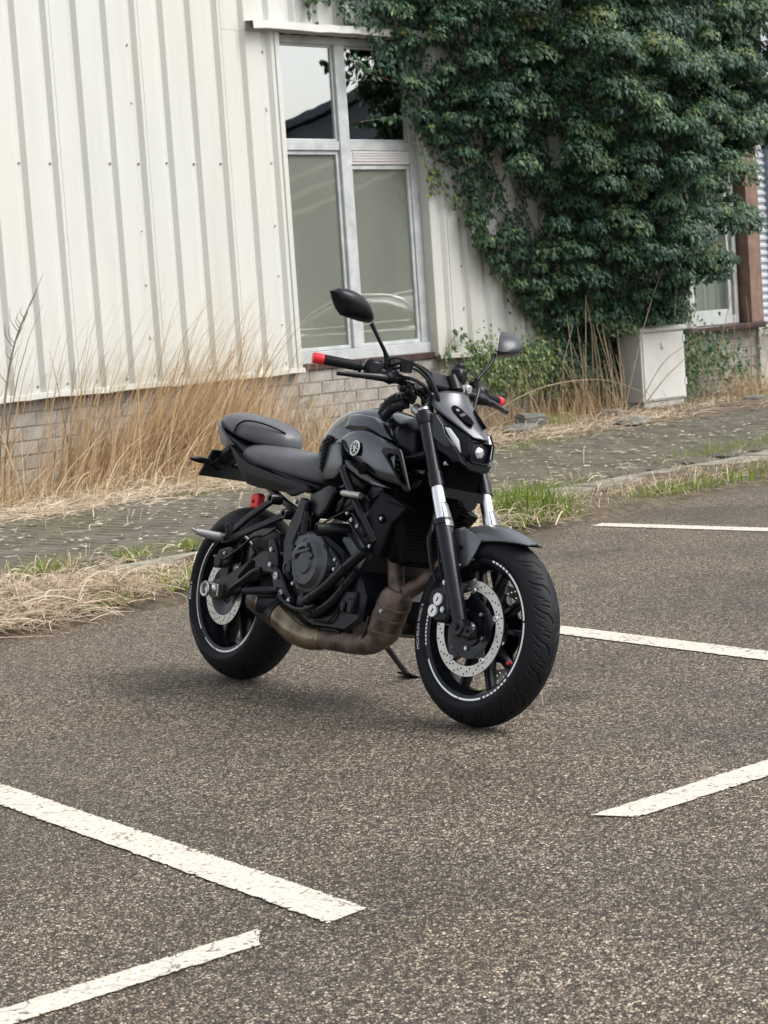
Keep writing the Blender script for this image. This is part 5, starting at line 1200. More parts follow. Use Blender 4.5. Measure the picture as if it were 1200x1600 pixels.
# centre cover in front of the tank
P('tank_nose', B().loft([ring(.93, .972, .118, .90, .80, .10), ring(.985, .962, .115, .89, .79, .09), ring(1.03, .935, .10, .875, .79, .08), ring(1.055, .90, .08, .86, .80, .06)]), K_PLA, tank, sub=1, ang=60)
for sg in (-1, 1):
    # shoulder crease on top
    P('tank_shoulder', B().panel([(.735, 0.1340 * sg, .955), (.80, 0.1360 * sg, .958), (.90, 0.1320 * sg, .948), (.985, 0.1340 * sg, .905), (1.03, 0.1520 * sg, .868), (.975, 0.1640 * sg, .882), (.90, 0.1640 * sg, .905), (.80, 0.1640 * sg, .905), (.745, 0.1560 * sg, .91)], .03, .012, .72, (0, -sg, -.6)), K_PNT, tank, sh=1, ang=30)
    # side panel carrying the emblem: sculpted from two rows
    top = [(.745, .156, .892), (.79, .163, .910), (.86, .170, .915), (.93, .174, .900), (.99, .182, .880), (1.045, .190, .862), (1.105, .196, .842)]
    mid = [(.742, .168, .865), (.79, .178, .872), (.86, .187, .870), (.93, .193, .850), (.99, .199, .828), (1.045, .204, .815), (1.102, .202, .785)]
    bot = [(.748, .166, .838), (.79, .176, .815), (.86, .186, .790), (.93, .195, .762), (.99, .200, .740), (1.045, .203, .728), (1.150, .194, .714)]
    inn2 = [(x, y - .03, z + .004) for x, y, z in bot]; int_ = [(x, y - .03, z - .006) for x, y, z in top]
    rows_ = [int_, top, mid, bot, inn2]; v = [(x, y * sg, z) for r_ in rows_ for x, y, z in r_]; n7 = 7
    f = [(r_ * n7 + c_, r_ * n7 + c_ + 1, (r_ + 1) * n7 + c_ + 1, (r_ + 1) * n7 + c_) for r_ in range(4) for c_ in range(6)]
    sp_ = P('tank_panel', B().add(v, f), K_PNT, tank, sh=1, ang=180, sub=2)
    # scoop: frame round a deep opening
    oo = [(1.036, .203, .832), (1.050, .205, .843), (1.132, .200, .838), (1.140, .198, .828), (1.188, .186, .712), (1.183, .186, .704), (1.165, .190, .708)]
    cc = Vector((1.115, .198, .80))
    def rg2(k_, dy, dx=0): return [Vector(((cc.x + (x - cc.x) * k_ + dx), (y + dy) * sg, cc.z + (z - cc.z) * k_)) for x, y, z in oo]
    ho = [(1.074, .204, .813), (1.085, .205, .823), (1.126, .201, .820), (1.133, .200, .812), (1.174, .190, .732), (1.170, .190, .724), (1.148, .194, .735)]
    hc = Vector((1.125, .198, .79))
    def hol(k_, dy, dx=0): return [Vector((hc.x + (x - hc.x) * k_ + dx, (y + dy) * sg, hc.z + (z - hc.z) * k_)) for x, y, z in ho]
    P('air_scoop', B().loft([rg2(.72, -.045, -.085), rg2(.98, -.008, -.006), rg2(1.01, -.001), rg2(.985, .004), hol(1.06, .005), hol(1.0, .001), hol(.86, -.035, -.035)]), mat('scoop_black', (.005, .006, .009), .42, spec=.3), tank, sh=1, ang=35)
    for k in range(4):
        P('scoop_fin', B().box((1.098 + k * .010, .186 * sg, .812 - k * .018), (.05 - k * .008, .02, .002), rot=Matrix.Rotation(R(20), 3, 'Y')), K_PLA, tank, sh=1)
    # blade under the panel, with notch
    P('panel_blade', B().panel([(.835, 0.2040 * sg, .798), (.852, 0.2070 * sg, .788), (.93, 0.2120 * sg, .764), (1.02, 0.2160 * sg, .733), (1.102, 0.2140 * sg, .712), (1.02, 0.2150 * sg, .722), (.93, 0.2100 * sg, .745), (.85, 0.2000 * sg, .772), (.836, 0.1980 * sg, .775)], .02, .002, .8, (0, -sg, 0)), K_GRY, tank, sh=1, ang=30)
    P('panel_slot', B().panel([(.885, 0.2075 * sg, .792), (.915, 0.2105 * sg, .787), (.965, 0.2155 * sg, .765), (.962, 0.2150 * sg, .750), (.94, 0.2130 * sg, .752), (.90, 0.2080 * sg, .772)], .012, .001, .8, (0, -sg, 0)), K_BLK, tank, sh=1, ang=30)
    # rear lower tank cover and knee pad
    P('knee_cover', B().panel([(.585, .112 * sg, .862), (.66, .128 * sg, .862), (.705, .142 * sg, .852), (.745, .152 * sg, .80), (.735, .150 * sg, .765), (.69, .140 * sg, .742), (.60, .120 * sg, .735), (.575, .112 * sg, .775)], .03, .006, .82, (0, -sg, 0)), K_GRY, tank, ang=40)
    kp = P('knee_pad', B().panel([(.592, .118 * sg, .890), (.622, .124 * sg, .884), (.628, .128 * sg, .868), (.600, .126 * sg, .815), (.588, .122 * sg, .765), (.572, .114 * sg, .762), (.553, .108 * sg, .79), (.556, .108 * sg, .835)], .02, .006, .86, (0, -sg, 0)), K_RUB, tank, ang=40)
    for k in range(7):
        P('pad_rib', B().box((.580 + .0035 * k, (.1225 + .0012 * k) * sg, .783 + k * .0145), (.036 + .002 * k, .006, .0075), rot=Matrix.Rotation(R(-22), 3, 'Y') @ Matrix.Rotation(R(14) * sg, 3, 'Z'), ch=.002), K_PLA, kp)
    P('lower_wing', B().panel([(.738, 0.1720 * sg, .868), (.762, 0.1780 * sg, .868), (.775, 0.1840 * sg, .835), (.80, 0.1880 * sg, .808), (.86, 0.1960 * sg, .775), (.96, 0.2050 * sg, .741), (1.085, 0.2120 * sg, .714), (1.02, 0.2020 * sg, .713), (.93, 0.1940 * sg, .725), (.865, 0.1860 * sg, .748), (.80, 0.1760 * sg, .785), (.765, 0.1720 * sg, .81), (.742, 0.1680 * sg, .845)], .03, .004, .9, (0, -sg, 0)), K_PNT, tank, sh=1, ang=30)
    P('wing_shadow_panel', B().panel([(.76, .155 * sg, .80), (.80, .16 * sg, .775), (.86, .165 * sg, .745), (.93, .172 * sg, .722), (.90, .165 * sg, .705), (.82, .155 * sg, .725), (.77, .148 * sg, .755)], .03, .004, .85, (0, -sg, 0)), K_PLA, tank, sh=1, ang=30)
    # emblem: disc, ring and three crossed tuning forks
    em = Vector((.830, .1615 * sg, .841)); nx = Vector((-.03, sg, .12)).normalized(); ex_ = Vector((1, 0, 0)); ex_ = (ex_ - nx * ex_.dot(nx)).normalized(); ez_ = nx.cross(ex_) * (-sg) ; ez_ = ez_ if ez_.z > 0 else -ez_
    def loc(x, y, h): return em + ex_ * x + ez_ * y + nx * h
    rad_ = .0235
    e0 = P('emblem', B().loft([[loc(rad_ * cos(2 * pi * k / 32), rad_ * sin(2 * pi * k / 32), .004) for k in range(32)], [loc(rad_ * cos(2 * pi * k / 32), rad_ * sin(2 * pi * k / 32), -.01) for k in range(32)]]), K_BLK, tank)
    rg_b = B().tube([loc(rad_ * cos(2 * pi * k / 32), rad_ * sin(2 * pi * k / 32), .0045) for k in range(33)], .0030, n=6, smooth=False, caps=False)
    P('emblem_ring', rg_b, K_WHT, e0)
    fk = B()
    for k in range(3):
        a_ = pi / 2 + k * 2 * pi / 3; d_ = Vector((cos(a_), sin(a_))); p_ = Vector((-d_.y, d_.x))
        for off in (-.0058, .0058): fk.tube([loc(*(d_ * .0065 + p_ * off * .9), .0054), loc(*(d_ * .0205 + p_ * off), .0054)], .0015, n=5, smooth=False)
        fk.tube([loc(*(d_ * .0065 - p_ * .0058), .0054), loc(*(d_ * .003), .0054), loc(*(d_ * .0065 + p_ * .0058), .0054)], .0015, n=5, smooth=False)
        fk.tube([loc(*(d_ * -.020), .0054), loc(*(d_ * .004), .0054)], .0010, n=5, smooth=False)
    P('tuning_forks', fk, K_WHT, e0)

# ---- seats and tail
def sring(x, zt_, w_, zs, zb, wb):
    half = [(0, zt_), (w_ * .55, zt_ - .004), (w_ * .88, zt_ - (zt_ - zs) * .45), (w_, zs), (w_ * .98, (zs + zb) / 2), (wb, zb), (0, zb)]
    return [Vector((x, -y, z)) for y, z in half] + [Vector((x, y, z)) for y, z in half[-2:0:-1]]
P('rider_seat', B().loft([sring(.03, .850, .100, .82, .79, .09), sring(.06, .862, .122, .825, .785, .11), sring(.14, .862, .135, .82, .772, .125), sring(.26, .846, .136, .80, .752, .128), sring(.38, .834, .128, .785, .735, .12), sring(.48, .832, .112, .775, .722, .105), sring(.53, .838, .098, .78, .718, .09), sring(.555, .836, .085, .78, .722, .08)]), K_SEAT, sub=2, ang=180)
pil = P('pillion_seat', B().loft([sring(-.185, .955, .066, .94, .925, .06), sring(-.172, .974, .082, .945, .915, .075), sring(-.11, .979, .102, .938, .896, .095), sring(-.03, .970, .116, .918, .876, .108), sring(.05, .956, .112, .902, .858, .102), sring(.115, .942, .094, .890, .848, .085), sring(.165, .924, .070, .882, .842, .064), sring(.195, .902, .044, .874, .844, .040), sring(.206, .884, .026, .868, .850, .022)]), K_SEAT, sub=2, ang=180)
P('seat_piping', B().tube([(-.015, -.117, .888), (-.002, -.1165, .916), (.035, -.110, .934), (.085, -.097, .934), (.135, -.077, .925), (.172, -.052, .912), (.192, -.028, .900)], .0032, n=6), K_BLK, pil)
P('tail_cover', B().loft([sring(-.205, .932, .060, .918, .895, .04), sring(-.165, .925, .088, .91, .868, .06), sring(-.10, .900, .110, .885, .825, .08), sring(.05, .86, .118, .84, .775, .09), sring(.25, .80, .122, .775, .715, .10), sring(.45, .745, .118, .72, .68, .10), sring(.54, .73, .10, .715, .69, .09)]), K_PLA, sub=1, ang=60)
for sg in (-1, 1):
    P('tail_fairing', B().panel([(-.20, .068 * sg, .945), (-.175, .094 * sg, .935), (-.115, .115 * sg, .905), (-.04, .128 * sg, .868), (.0, .128 * sg, .845), (-.05, .124 * sg, .838), (-.10, .116 * sg, .850), (-.155, .098 * sg, .895), (-.195, .070 * sg, .925)], .012, .003, .8, (0, -sg, 0)), K_GRY, ang=30)
    P('side_panel', B().panel([(-.02, .128 * sg, .848), (.05, .138 * sg, .812), (.14, .142 * sg, .778), (.30, .142 * sg, .748), (.50, .126 * sg, .714), (.52, .124 * sg, .700), (.43, .132 * sg, .672), (.40, .132 * sg, .684), (.22, .138 * sg, .694), (.14, .136 * sg, .706), (.07, .132 * sg, .755)], .015, .005, .85, (0, -sg, 0)), K_PLA, ang=30)
    P('subframe_tube', B().tube([(-.02, .085 * sg, .80), (.15, .10 * sg, .735), (.36, .115 * sg, .655), (.50, .125 * sg, .60), (.56, .13 * sg, .50)], .013, n=12), K_FRM)
P('tail_lamp', B().box((-.21, 0, .905), (.02, .085, .03), ch=.006), mat('red_lens', (.25, .01, .012), .2, coat=.5))
# number plate carrier, indicator
ple = empty('plate_carrier', parent=bike)
P('number_plate', B().prism([(-.060, .832), (.058, .838), (.105, .732), (.104, .728), (-.105, .730), (-.107, .736)], -.257, -.243, .003, plane='YZ'), K_PLA, ple)
P('carrier_arm', B().tube([(-.24, 0, .80), (-.18, 0, .84), (-.10, 0, .87)], [.03, .03, .04], n=10, flat=1.4), K_PLA, ple)
P('plate_boss', B().lathe([(.0, .018), (.020, .016), (.026, .004), (.026, -.004)], (-.243, -.03, .783), 20, axis='X'), K_PLA, ple)
for sg in (-1, 1):
    P('indicator', B().tube([(-.238, .03 * sg, .783), (-.238, .065 * sg, .784), (-.238, .08 * sg, .785), (-.238, .12 * sg, .787), (-.238, .158 * sg, .787)], [.008, .008, .012, .0125, .005], n=14), K_PLA, ple)
    bolt2(-.2425, 0, .80, .004, ple)
# red bracket above the rear tyre
P('red_bracket', B().prism([(.078, .624), (.126, .626), (.132, .668), (.120, .678), (.088, .674), (.076, .662)], -.075, -.045, .004).lathe([(.004, -.0765), (.009, -.0765), (.009, -.074), (.004, -.074)], (.10, 0, .648), 14, closed=True), K_RED)
P('bracket_hole', B().cyl((.10, -.0775, .648), (.10, -.074, .648), .0055, n=12), K_BLK)

# ---- frame
fr = empty('frame', parent=bike)
for sg in (-1, 1):
    P('main_tube', B().tube([(1.07, .05 * sg, .84), (.98, .10 * sg, .80), (.86, .11 * sg, .78), (.72, .10 * sg, .72), (.60, .10 * sg, .66), (.54, .12 * sg, .55), (.525, .13 * sg, .43)], .0165, n=14), K_FRM, fr)
    P('down_tube', B().tube([(.775, .165 * sg, .775), (.82, .170 * sg, .725), (.91, .168 * sg, .632), (.985, .15 * sg, .54)], .0155, n=14), K_FRM, fr)
    P('head_brace', B().tube([(1.09, .03 * sg, .76), (1.0, .11 * sg, .70), (.93, .16 * sg, .62)], .014, n=12), K_FRM, fr)
    P('pivot_plate', B().prism([(.545, .668), (.590, .655), (.575, .585), (.535, .515), (.540, .450), (.548, .405), (.520, .385), (.490, .41), (.478, .455), (.470, .515), (.495, .585), (.515, .61)], .172 * sg, .135 * sg, .007), K_FRM, fr)
    P('pivot_cap', B().lathe([(0, -.176 * -sg), (.012, .176 * sg), (.014, .180 * sg), (.024, .178 * sg), (.027, .170 * sg), (.027, .15 * sg)], (.518, 0, .425), 28), K_FRM, fr)
bolt2(.523, -.172, .653, .0085, fr)

# ---- swingarm
sw = P('swingarm', B().prism([(-.035, .335), (-.02, .352), (.02, .356), (.16, .414), (.29, .474), (.40, .478), (.47, .462), (.52, .45), (.52, .40), (.42, .395), (.31, .398), (.19, .352), (.06, .288), (.0, .278), (-.035, .29)], -.140, -.106, .008), K_FRM)
P('swingarm_pocket', B().prism([(.150, .372), (.165, .366), (.235, .385), (.262, .408), (.258, .436), (.235, .440)], -.1412, -.130, .001), K_BLK, sw)
P('swingarm_edge', B().tube([(.30, -.136, .408), (.26, -.141, .398), (.19, -.142, .364), (.10, -.142, .322)], [.012, .011, .008, .003], n=8), K_FRM, sw)
P('swingarm_left', B().prism([(-.06, .29), (-.06, .345), (.25, .41), (.52, .45), (.52, .39), (.25, .36)], .11, .14, .006), K_FRM, sw)
P('swingarm_bridge', B().prism([(.36, .40), (.46, .40), (.46, .47), (.36, .47)], -.11, .11, .008), K_FRM, sw)
P('axle_block', B().prism([(-.03, .295), (.045, .295), (.045, .338), (-.03, .338)], -.152, -.138, .003), K_ALU, sw)
P('stand_spool', B().lathe([(.019, -.186), (.0265, -.187), (.029, -.183), (.028, -.176), (.021, -.170), (.018, -.163), (.021, -.154), (.024, -.150), (.010, -.150), (.010, -.166), (.017, -.172)], (.010, 0, .317), 32, closed=True), K_ALU, sw)
P('spool_bolt', B().cyl((.010, -.178, .317), (.010, -.16, .317), .009, n=6), K_BLT, sw)
P('chain', B().tube([(-.10, .103, .315), (-.07, .103, .39), (0, .103, .42), (.25, .103, .45), (.55, .103, .46), (.60, .103, .43), (.55, .103, .39), (.25, .103, .27), (0, .103, .21), (-.07, .103, .24), (-.10, .103, .315)], .008, n=6), K_ENG)
# rear caliper, hose, hugger
rc_ = P('rear_caliper', B().prism([(-.048, .395), (.012, .402), (.062, .42), (.078, .468), (.04, .476), (-.022, .462), (-.05, .435)], -.125, -.075, .007), K_PLA)
P('caliper_piston', B().lathe([(0, -.133), (.018, -.132), (.022, -.127), (.022, -.11)], (-.008, 0, .420), 24), K_PLA, rc_)
P('caliper_bracket', B().prism([(-.03, .33), (.03, .345), (.035, .41), (-.02, .40)], -.110, -.098, .003), K_ENG, rc_)
P('caliper_hose', B().tube([(-.045, -.125, .438), (.0, -.138, .436), (.05, -.140, .432), (.095, -.138, .452), (.15, -.13, .485), (.20, -.12, .52), (.26, -.11, .53), (.34, -.12, .56)], .0048, n=8), K_HOS, rc_)
bolt2(.03, -.126, .452, .006, rc_)
P('hugger', B().panel([(.13, -.10, .52), (.20, -.105, .548), (.30, -.11, .558), (.36, -.115, .54), (.37, -.115, .48), (.28, -.11, .475), (.20, -.105, .488)], .012, .004, .8), K_PLA, ang=40)
P('heat_guard', B().panel([(.355, -.155, .512), (.395, -.160, .520), (.425, -.162, .485), (.445, -.164, .43), (.420, -.162, .405), (.385, -.158, .42), (.36, -.156, .46)], .012, .003, .8), K_PLA, ang=40)
for x, z in ((.400, .482), (.402, .430)): bolt2(x, -.168, z, .0085, bike)
P('rear_shock', B().tube([(.50, .03, .60), (.40, .02, .52), (.30, .0, .44)], .022, n=12), K_ENG)
# passenger peg hanger
hg = P('peg_hanger', B().loft([[Vector((x, y, z + dz)) + Vector((0, dy, 0)) for dy, dz in ((-.008, -.012), (.008, -.012), (.008, .012), (-.008, .012))] for x, y, z in ((.392, -.175, .656), (.27, -.195, .585), (.15, -.200, .512), (.125, -.200, .502))])
  .loft([[Vector((x, y, z + dz)) + Vector((0, dy, 0)) for dy, dz in ((-.008, -.012), (.008, -.012), (.008, .012), (-.008, .012))] for x, y, z in ((.470, -.165, .608), (.33, -.190, .555), (.17, -.201, .503), (.125, -.201, .498))]), K_FRM, ang=40, bev=.004)
for x, y, z in ((.392, -.180, .656), (.470, -.170, .608)): P('hanger_boss', B().lathe([(.009, y - .014), (.017, y - .014), (.019, y - .008), (.019, y + .03), (.009, y + .03)], (x, 0, z), 24, closed=True), K_FRM, hg); P('boss_bore', B().cyl((x, y - .004, z), (x, y + .02, z), .0092, n=14), K_BLK, hg)
P('passenger_peg', B().tube([(.135, -.205, .508), (.132, -.225, .508), (.118, -.265, .512), (.105, -.302, .517)], [.012, .0155, .015, .011], n=14, flat=.8), mat('peg_alloy', (.26, .26, .26), .55, .5, var=.1), hg)
P('peg_tip', B().tube([(.105, -.302, .519), (.098, -.318, .526)], [.006, .004], n=8, smooth=False), MATS['peg_alloy'], hg)
P('peg_tab', B().tube([(.165, -.205, .515), (.160, -.212, .545), (.165, -.21, .556), (.178, -.208, .548), (.185, -.205, .522)], .007, n=8), K_FRM, hg); bolt2(.155, -.214, .514, .006, hg)
# rider footrest and brake pedal
ft = P('footrest_bracket', B().prism([(.44, .425), (.47, .415), (.50, .385), (.535, .345), (.575, .318), (.57, .295), (.54, .292), (.49, .315), (.445, .355), (.425, .395)], -.178, -.150, .006), K_FRM)
for x, z in ((.467, .394), (.507, .338)): bolt2(x, -.181, z, .0125, ft); P('bolt_recess', B().cyl((x, -.1885, z), (x, -.187, z), .004, n=6), K_BLK, ft)
bolt2(.562, -.181, .316, .009, ft)
P('rider_peg', B().tube([(.478, -.172, .345), (.470, -.19, .343), (.435, -.235, .334), (.402, -.272, .328)], [.010, .0135, .013, .010], n=12, flat=.75), K_FRM, ft)
for k in range(6): P('peg_tread', B().box((.46 - k * .0095, -.203 - k * .0115, .354 - k * .0024), (.016, .005, .005), rot=Matrix.Rotation(R(38), 3, 'Z'), ch=.001), K_RUB, ft)
P('brake_pedal', B().tube([(.50, -.185, .325), (.58, -.192, .300), (.66, -.20, .292), (.72, -.205, .300)], [.009, .008, .007, .007], n=8).box((.735, -.212, .303), (.035, .03, .012), ch=.003), K_FRM, ft)

# ---- engine
eng = empty('engine', parent=bike)
P('crankcase', B().prism([(.50, .49), (.53, .535), (.60, .562), (.66, .555), (.80, .50), (.90, .44), (.95, .36), (.94, .28), (.86, .235), (.60, .235), (.52, .32)], -.150, .150, .012), K_ENG, eng)
P('side_cover', B().prism([(.535, .505), (.558, .540), (.60, .556), (.650, .556), (.70, .535), (.752, .505), (.806, .468), (.808, .445), (.77, .41), (.70, .368), (.66, .352), (.59, .352), (.560, .372), (.538, .43)], -.172, -.149, .006), K_EGR, eng)
P('clutch_cover', B().lathe([(0, -.209), (.034, -.209), (.038, -.205), (.040, -.203), (.060, -.203), (.064, -.206), (.072, -.206), (.076, -.202), (.082, -.195), (.088, -.190), (.098, -.188), (.102, -.182), (.102, -.17)], (.664, 0, .450), 64), K_EGR, eng, ang=25)
P('clutch_rib', B().box((.640, -.207, .485), (.105, .014, .016), rot=Matrix.Rotation(R(-12), 3, 'Y'), ch=.004).box((.69, -.206, .478), (.04, .012, .02), rot=Matrix.Rotation(R(30), 3, 'Y'), ch=.004), K_EGR, eng)
P('clutch_arc', B().lathe([(.052, -.204), (.054, -.214), (.068, -.213), (.070, -.204)], (.664, 0, .450), 20, closed=True, a0=R(75), a1=R(170)), mat('engine_light', (.10, .105, .115), .36, metal=.45, var=.15), eng)
P('oil_filler', B().cyl((.592, -.165, .545), (.592, -.165, .590), .016).cyl((.592, -.165, .590), (.592, -.165, .603), .020, n=8).cyl((.592, -.165, .603), (.592, -.165, .622), .012), K_PLA, eng)
P('generator_cap', B().lathe([(0, -.183), (.022, -.182), (.027, -.178), (.029, -.17)], (.770, 0, .452), 28), K_ENG, eng)
for x, z in ((.548, .50), (.575, .546), (.655, .552), (.735, .512), (.800, .47), (.80, .438), (.745, .392), (.66, .356), (.565, .375), (.542, .42)): bolt2(x, -.174, z, .0062, eng, m_=K_ENG if rnd.random() < .6 else K_BLT)
cr_ = Matrix.Rotation(R(38), 3, 'Y')
P('cylinder', B().box((.885, 0, .565), (.17, .27, .21), rot=cr_, ch=.012), K_EGR, eng)
for k in range(5): P('cylinder_rib', B().box((.846 + .019 * k * 1.0, -.140, .535 + .024 * k), (.15, .018, .007), rot=cr_, ch=.002), K_EGR, eng)
P('cylinder_head', B().box((.965, 0, .665), (.19, .27, .11), rot=cr_, ch=.015), K_ENG, eng)
P('head_cover', B().lathe([(0, -.150), (.03, -.149), (.036, -.144), (.038, -.13)], (.885, 0, .655), 28).box((.90, -.138, .63), (.10, .02, .07), rot=cr_, ch=.006), K_ENG, eng)
for x, z in ((.838, .606), (.875, .586), (.81, .628), (.94, .60)): bolt2(x, -.152, z, .007, eng)
def tube_between(a_, b_, prof):   # lathe of (t, r) along the line a_-b_
    a_, b_ = Vector(a_), Vector(b_); return B().tube([a_.lerp(b_, t) for t, r in prof], [r for t, r in prof], n=26, smooth=False)
P('engine_slider', tube_between((.763, -.236, .563), (.81, -.10, .573), [(.0, .0195), (.02, .0225), (1, .0225)]), K_PLA, eng)
P('slider_ring', B().tube([(.7625, -.2375, .5628), (.766, -.227, .5637)], [.0225, .0235], n=26, smooth=False), K_ENG, eng)
P('slider_bore', B().tube([(.7621, -.2390, .5628), (.764, -.233, .563)], .0165, n=20, smooth=False), K_BLK, eng)
P('coolant_hose', B().tube([(.655, -.178, .318), (.70, -.183, .338), (.78, -.185, .380), (.87, -.182, .444), (.965, -.178, .505)], .0175, n=14), K_HOS, eng)
P('coolant_hose', B().tube([(.665, -.162, .280), (.73, -.168, .295), (.80, -.168, .332), (.86, -.164, .388), (.90, -.155, .44)], .0165, n=14), K_HOS, eng)
for x, y, z in ((.70, -.183, .338), (.872, -.182, .446), (.86, -.164, .388), (.69, -.165, .284)): 
    o = P('hose_clamp', B().lathe([(.0165, -.006), (.0195, -.006), (.0195, .006), (.0165, .006)], (0, 0, 0), 18, closed=True, axis='X'), K_ENG, eng); o.location = (x, y, z); o.rotation_euler = (0, R(-34), 0)
P('water_pump', B().lathe([(0, -.187), (.02, -.187), (.03, -.180), (.034, -.168), (.034, -.15)], (.635, 0, .315), 26).box((.66, -.165, .30), (.09, .03, .05), ch=.008), K_ENG, eng)
P('oil_filter', B().cyl((.90, -.03, .30), (1.0, -.03, .285), .034, n=28), K_PLA, eng)
P('sensor_block', B().box((.875, -.150, .352), (.085, .03, .045), ch=.006).box((.90, -.155, .325), (.03, .03, .05), ch=.005).box((.858, -.155, .322), (.022, .03, .04), ch=.004), K_ENG, eng)
P('wiring', B().tube([(.80, -.14, .50), (.82, -.155, .45), (.84, -.15, .40), (.83, -.155, .33), (.78, -.16, .265), (.70, -.165, .258)], .004, n=6).tube([(.66, -.17, .57), (.74, -.175, .60), (.83, -.175, .632)], .004, n=6).tube([(.74, -.15, .63), (.78, -.165, .66), (.86, -.175, .70)], .005, n=6), K_HOS, eng)
P('throttle_body', B().cyl((.76, -.06, .66), (.85, -.06, .64), .03).cyl((.76, .06, .66), (.85, .06, .64), .03).box((.80, -.125, .655), (.07, .04, .05), ch=.008), K_ENG, eng)
P('airbox', B().prism([(.55, .62), (.72, .60), (.80, .66), (.90, .76), (.60, .75), (.54, .70)], -.11, .11, .01), K_BLK, eng)
for sg in (-1, 1):
    P('air_cover', B().panel([(.565, .142 * sg, .680), (.693, .158 * sg, .714), (.735, .160 * sg, .708), (.745, .160 * sg, .695), (.700, .158 * sg, .632), (.650, .154 * sg, .602), (.605, .148 * sg, .61), (.572, .142 * sg, .635)], .04, .008, .84, (0, -sg, 0)), K_PLA, eng, ang=35)
P('frame_slider', B().tube([(.835, -.2, .689), (.845, -.2, .689), (.935, -.2, .684), (.943, -.2, .684)], [.009, .0115, .0115, .0105], n=20, smooth=False), K_ALU, eng)
P('slider_arm', B().tube([(.855, -.198, .685), (.82, -.18, .66), (.775, -.165, .63)], [.009, .008, .008], n=8), K_FRM, eng)
# radiator and its shrouds
rad = P('radiator', B().box((1.075, 0, .60), (.045, .28, .26), rot=Matrix.Rotation(R(-20), 3, 'Y'), ch=.006), K_BLK)
for k in range(22): P('radiator_fin', B().box((1.109 - (k - 10.5) * .0115 * -.36 * -1, 0, .592 + (k - 10.5) * .0108), (.004, .26, .0025), rot=Matrix.Rotation(R(-20), 3, 'Y')), K_BLK, rad)
P('radiator_fan', B().box((1.02, 0, .59), (.06, .26, .22), rot=Matrix.Rotation(R(-20), 3, 'Y'), ch=.01), K_BLK, rad)
for sg in (-1, 1):
    s1 = P('radiator_shroud', B().panel([(1.035, .190 * sg, .692), (1.085, .188 * sg, .668), (1.165, .178 * sg, .652), (1.15, .175 * sg, .635), (1.10, .178 * sg, .60), (1.06, .182 * sg, .50), (1.045, .184 * sg, .490), (.995, .186 * sg, .50), (.978, .188 * sg, .535), (.985, .19 * sg, .645)], .05, .004, .86, (0, -sg, 0)), K_MAT, rad, sh=1, ang=30)
    P('shroud_wing', B().panel([(.93, .190 * sg, .622), (.965, .194 * sg, .668), (.985, .194 * sg, .660), (.982, .192 * sg, .56), (.966, .190 * sg, .548)], .03, .003, .8, (0, -sg, 0)), K_MAT, rad, sh=1, ang=30)
    P('shroud_top', B().panel([(.985, .185 * sg, .690), (1.03, .188 * sg, .706), (1.085, .186 * sg, .690), (1.165, .178 * sg, .655), (1.08, .192 * sg, .672), (1.03, .193 * sg, .694), (.99, .190 * sg, .676)], .03, .002, .8, (0, -sg, 0)), K_MAT, rad, sh=1, ang=30)
    if sg < 0:
        for x, z in ((1.058, .617), (1.010, .525)): P('shroud_recess', B().cyl((x - .042, -.163, z), (x - .042, -.152, z), .016, n=20), K_BLK, rad); bolt2(x - .036, -.1645, z, .006, rad)

# ---- exhaust
exh = empty('exhaust', parent=bike)
P('muffler', B().tube([(.300, -.150, .305), (.315, -.150, .302), (.36, -.150, .295), (.43, -.150, .278), (.49, -.150, .26)], [.040, .046, .054, .058, .055], n=28), K_PLA, exh)
P('outlet_housing', B().tube([(.455, -.150, .288), (.430, -.186, .292), (.415, -.206, .295), (.411, -.211, .2955)], [.045, .040, .034, .031], n=28), K_PLA, exh)
P('muffler_tip', B().tube([(.425, -.193, .293), (.407, -.2165, .296)], .0205, n=24, smooth=False), mat('burnt_ring', (.30, .21, .13), .35, .9, var=.4, scale=40), exh)
P('tip_bore', B().tube([(.4095, -.2135, .2957), (.4062, -.2177, .2962)], .0165, n=20, smooth=False), K_BLK, exh)
el = P('muffler_elbow', B().tube([(.465, -.150, .268), (.52, -.149, .243), (.58, -.147, .220), (.65, -.143, .205), (.71, -.139, .202), (.735, -.137, .203)], [.053, .053, .051, .046, .038, .034], n=30), K_GLD, exh)
for q, r_ in (((.480, -.150, .262), .0545), ((.716, -.1385, .2024), .0385)): o = P('weld_bead', B().lathe([(r_ - .003, -.003), (r_, -.003), (r_ + .0012, 0), (r_, .003), (r_ - .003, .003)], (0, 0, 0), 30, closed=True, axis='X'), K_GLD, exh); o.location = q; o.rotation_euler = (0, R(22 if r_ > .05 else 2), 0)
P('link_pipe', B().tube([(.73, -.137, .203), (.82, -.132, .202), (.91, -.126, .203), (.965, -.118, .212), (1.0, -.110, .235), (1.012, -.105, .258)], [.0335, .0335, .034, .037, .044, .052], n=28), K_RST, exh)
ct = P('catalyser', B().tube([(1.003, -.106, .238), (1.010, -.104, .252), (1.052, -.096, .362), (1.056, -.095, .372), (1.062, -.094, .392)], [.048, .0545, .0545, .0525, .042], n=32, smooth=False), K_RST, exh)
for t in (.12, .5, .82):
    c = Vector((1.010, -.104, .252)).lerp(Vector((1.052, -.096, .362)), t); o = P('heat_band', B().lathe([(.052, -.005), (.0568, -.0035), (.0568, .0035), (.052, .005)], (0, 0, 0), 32, closed=True, axis='Z'), K_RST, exh); o.location = c; o.rotation_euler = (R(4), R(21), 0)
P('header_pipe', B().tube([(1.045, -.09, .375), (1.030, -.085, .41), (1.012, -.08, .46), (1.0, -.078, .52), (1.0, -.075, .56)], .027, n=20), K_RST, exh)
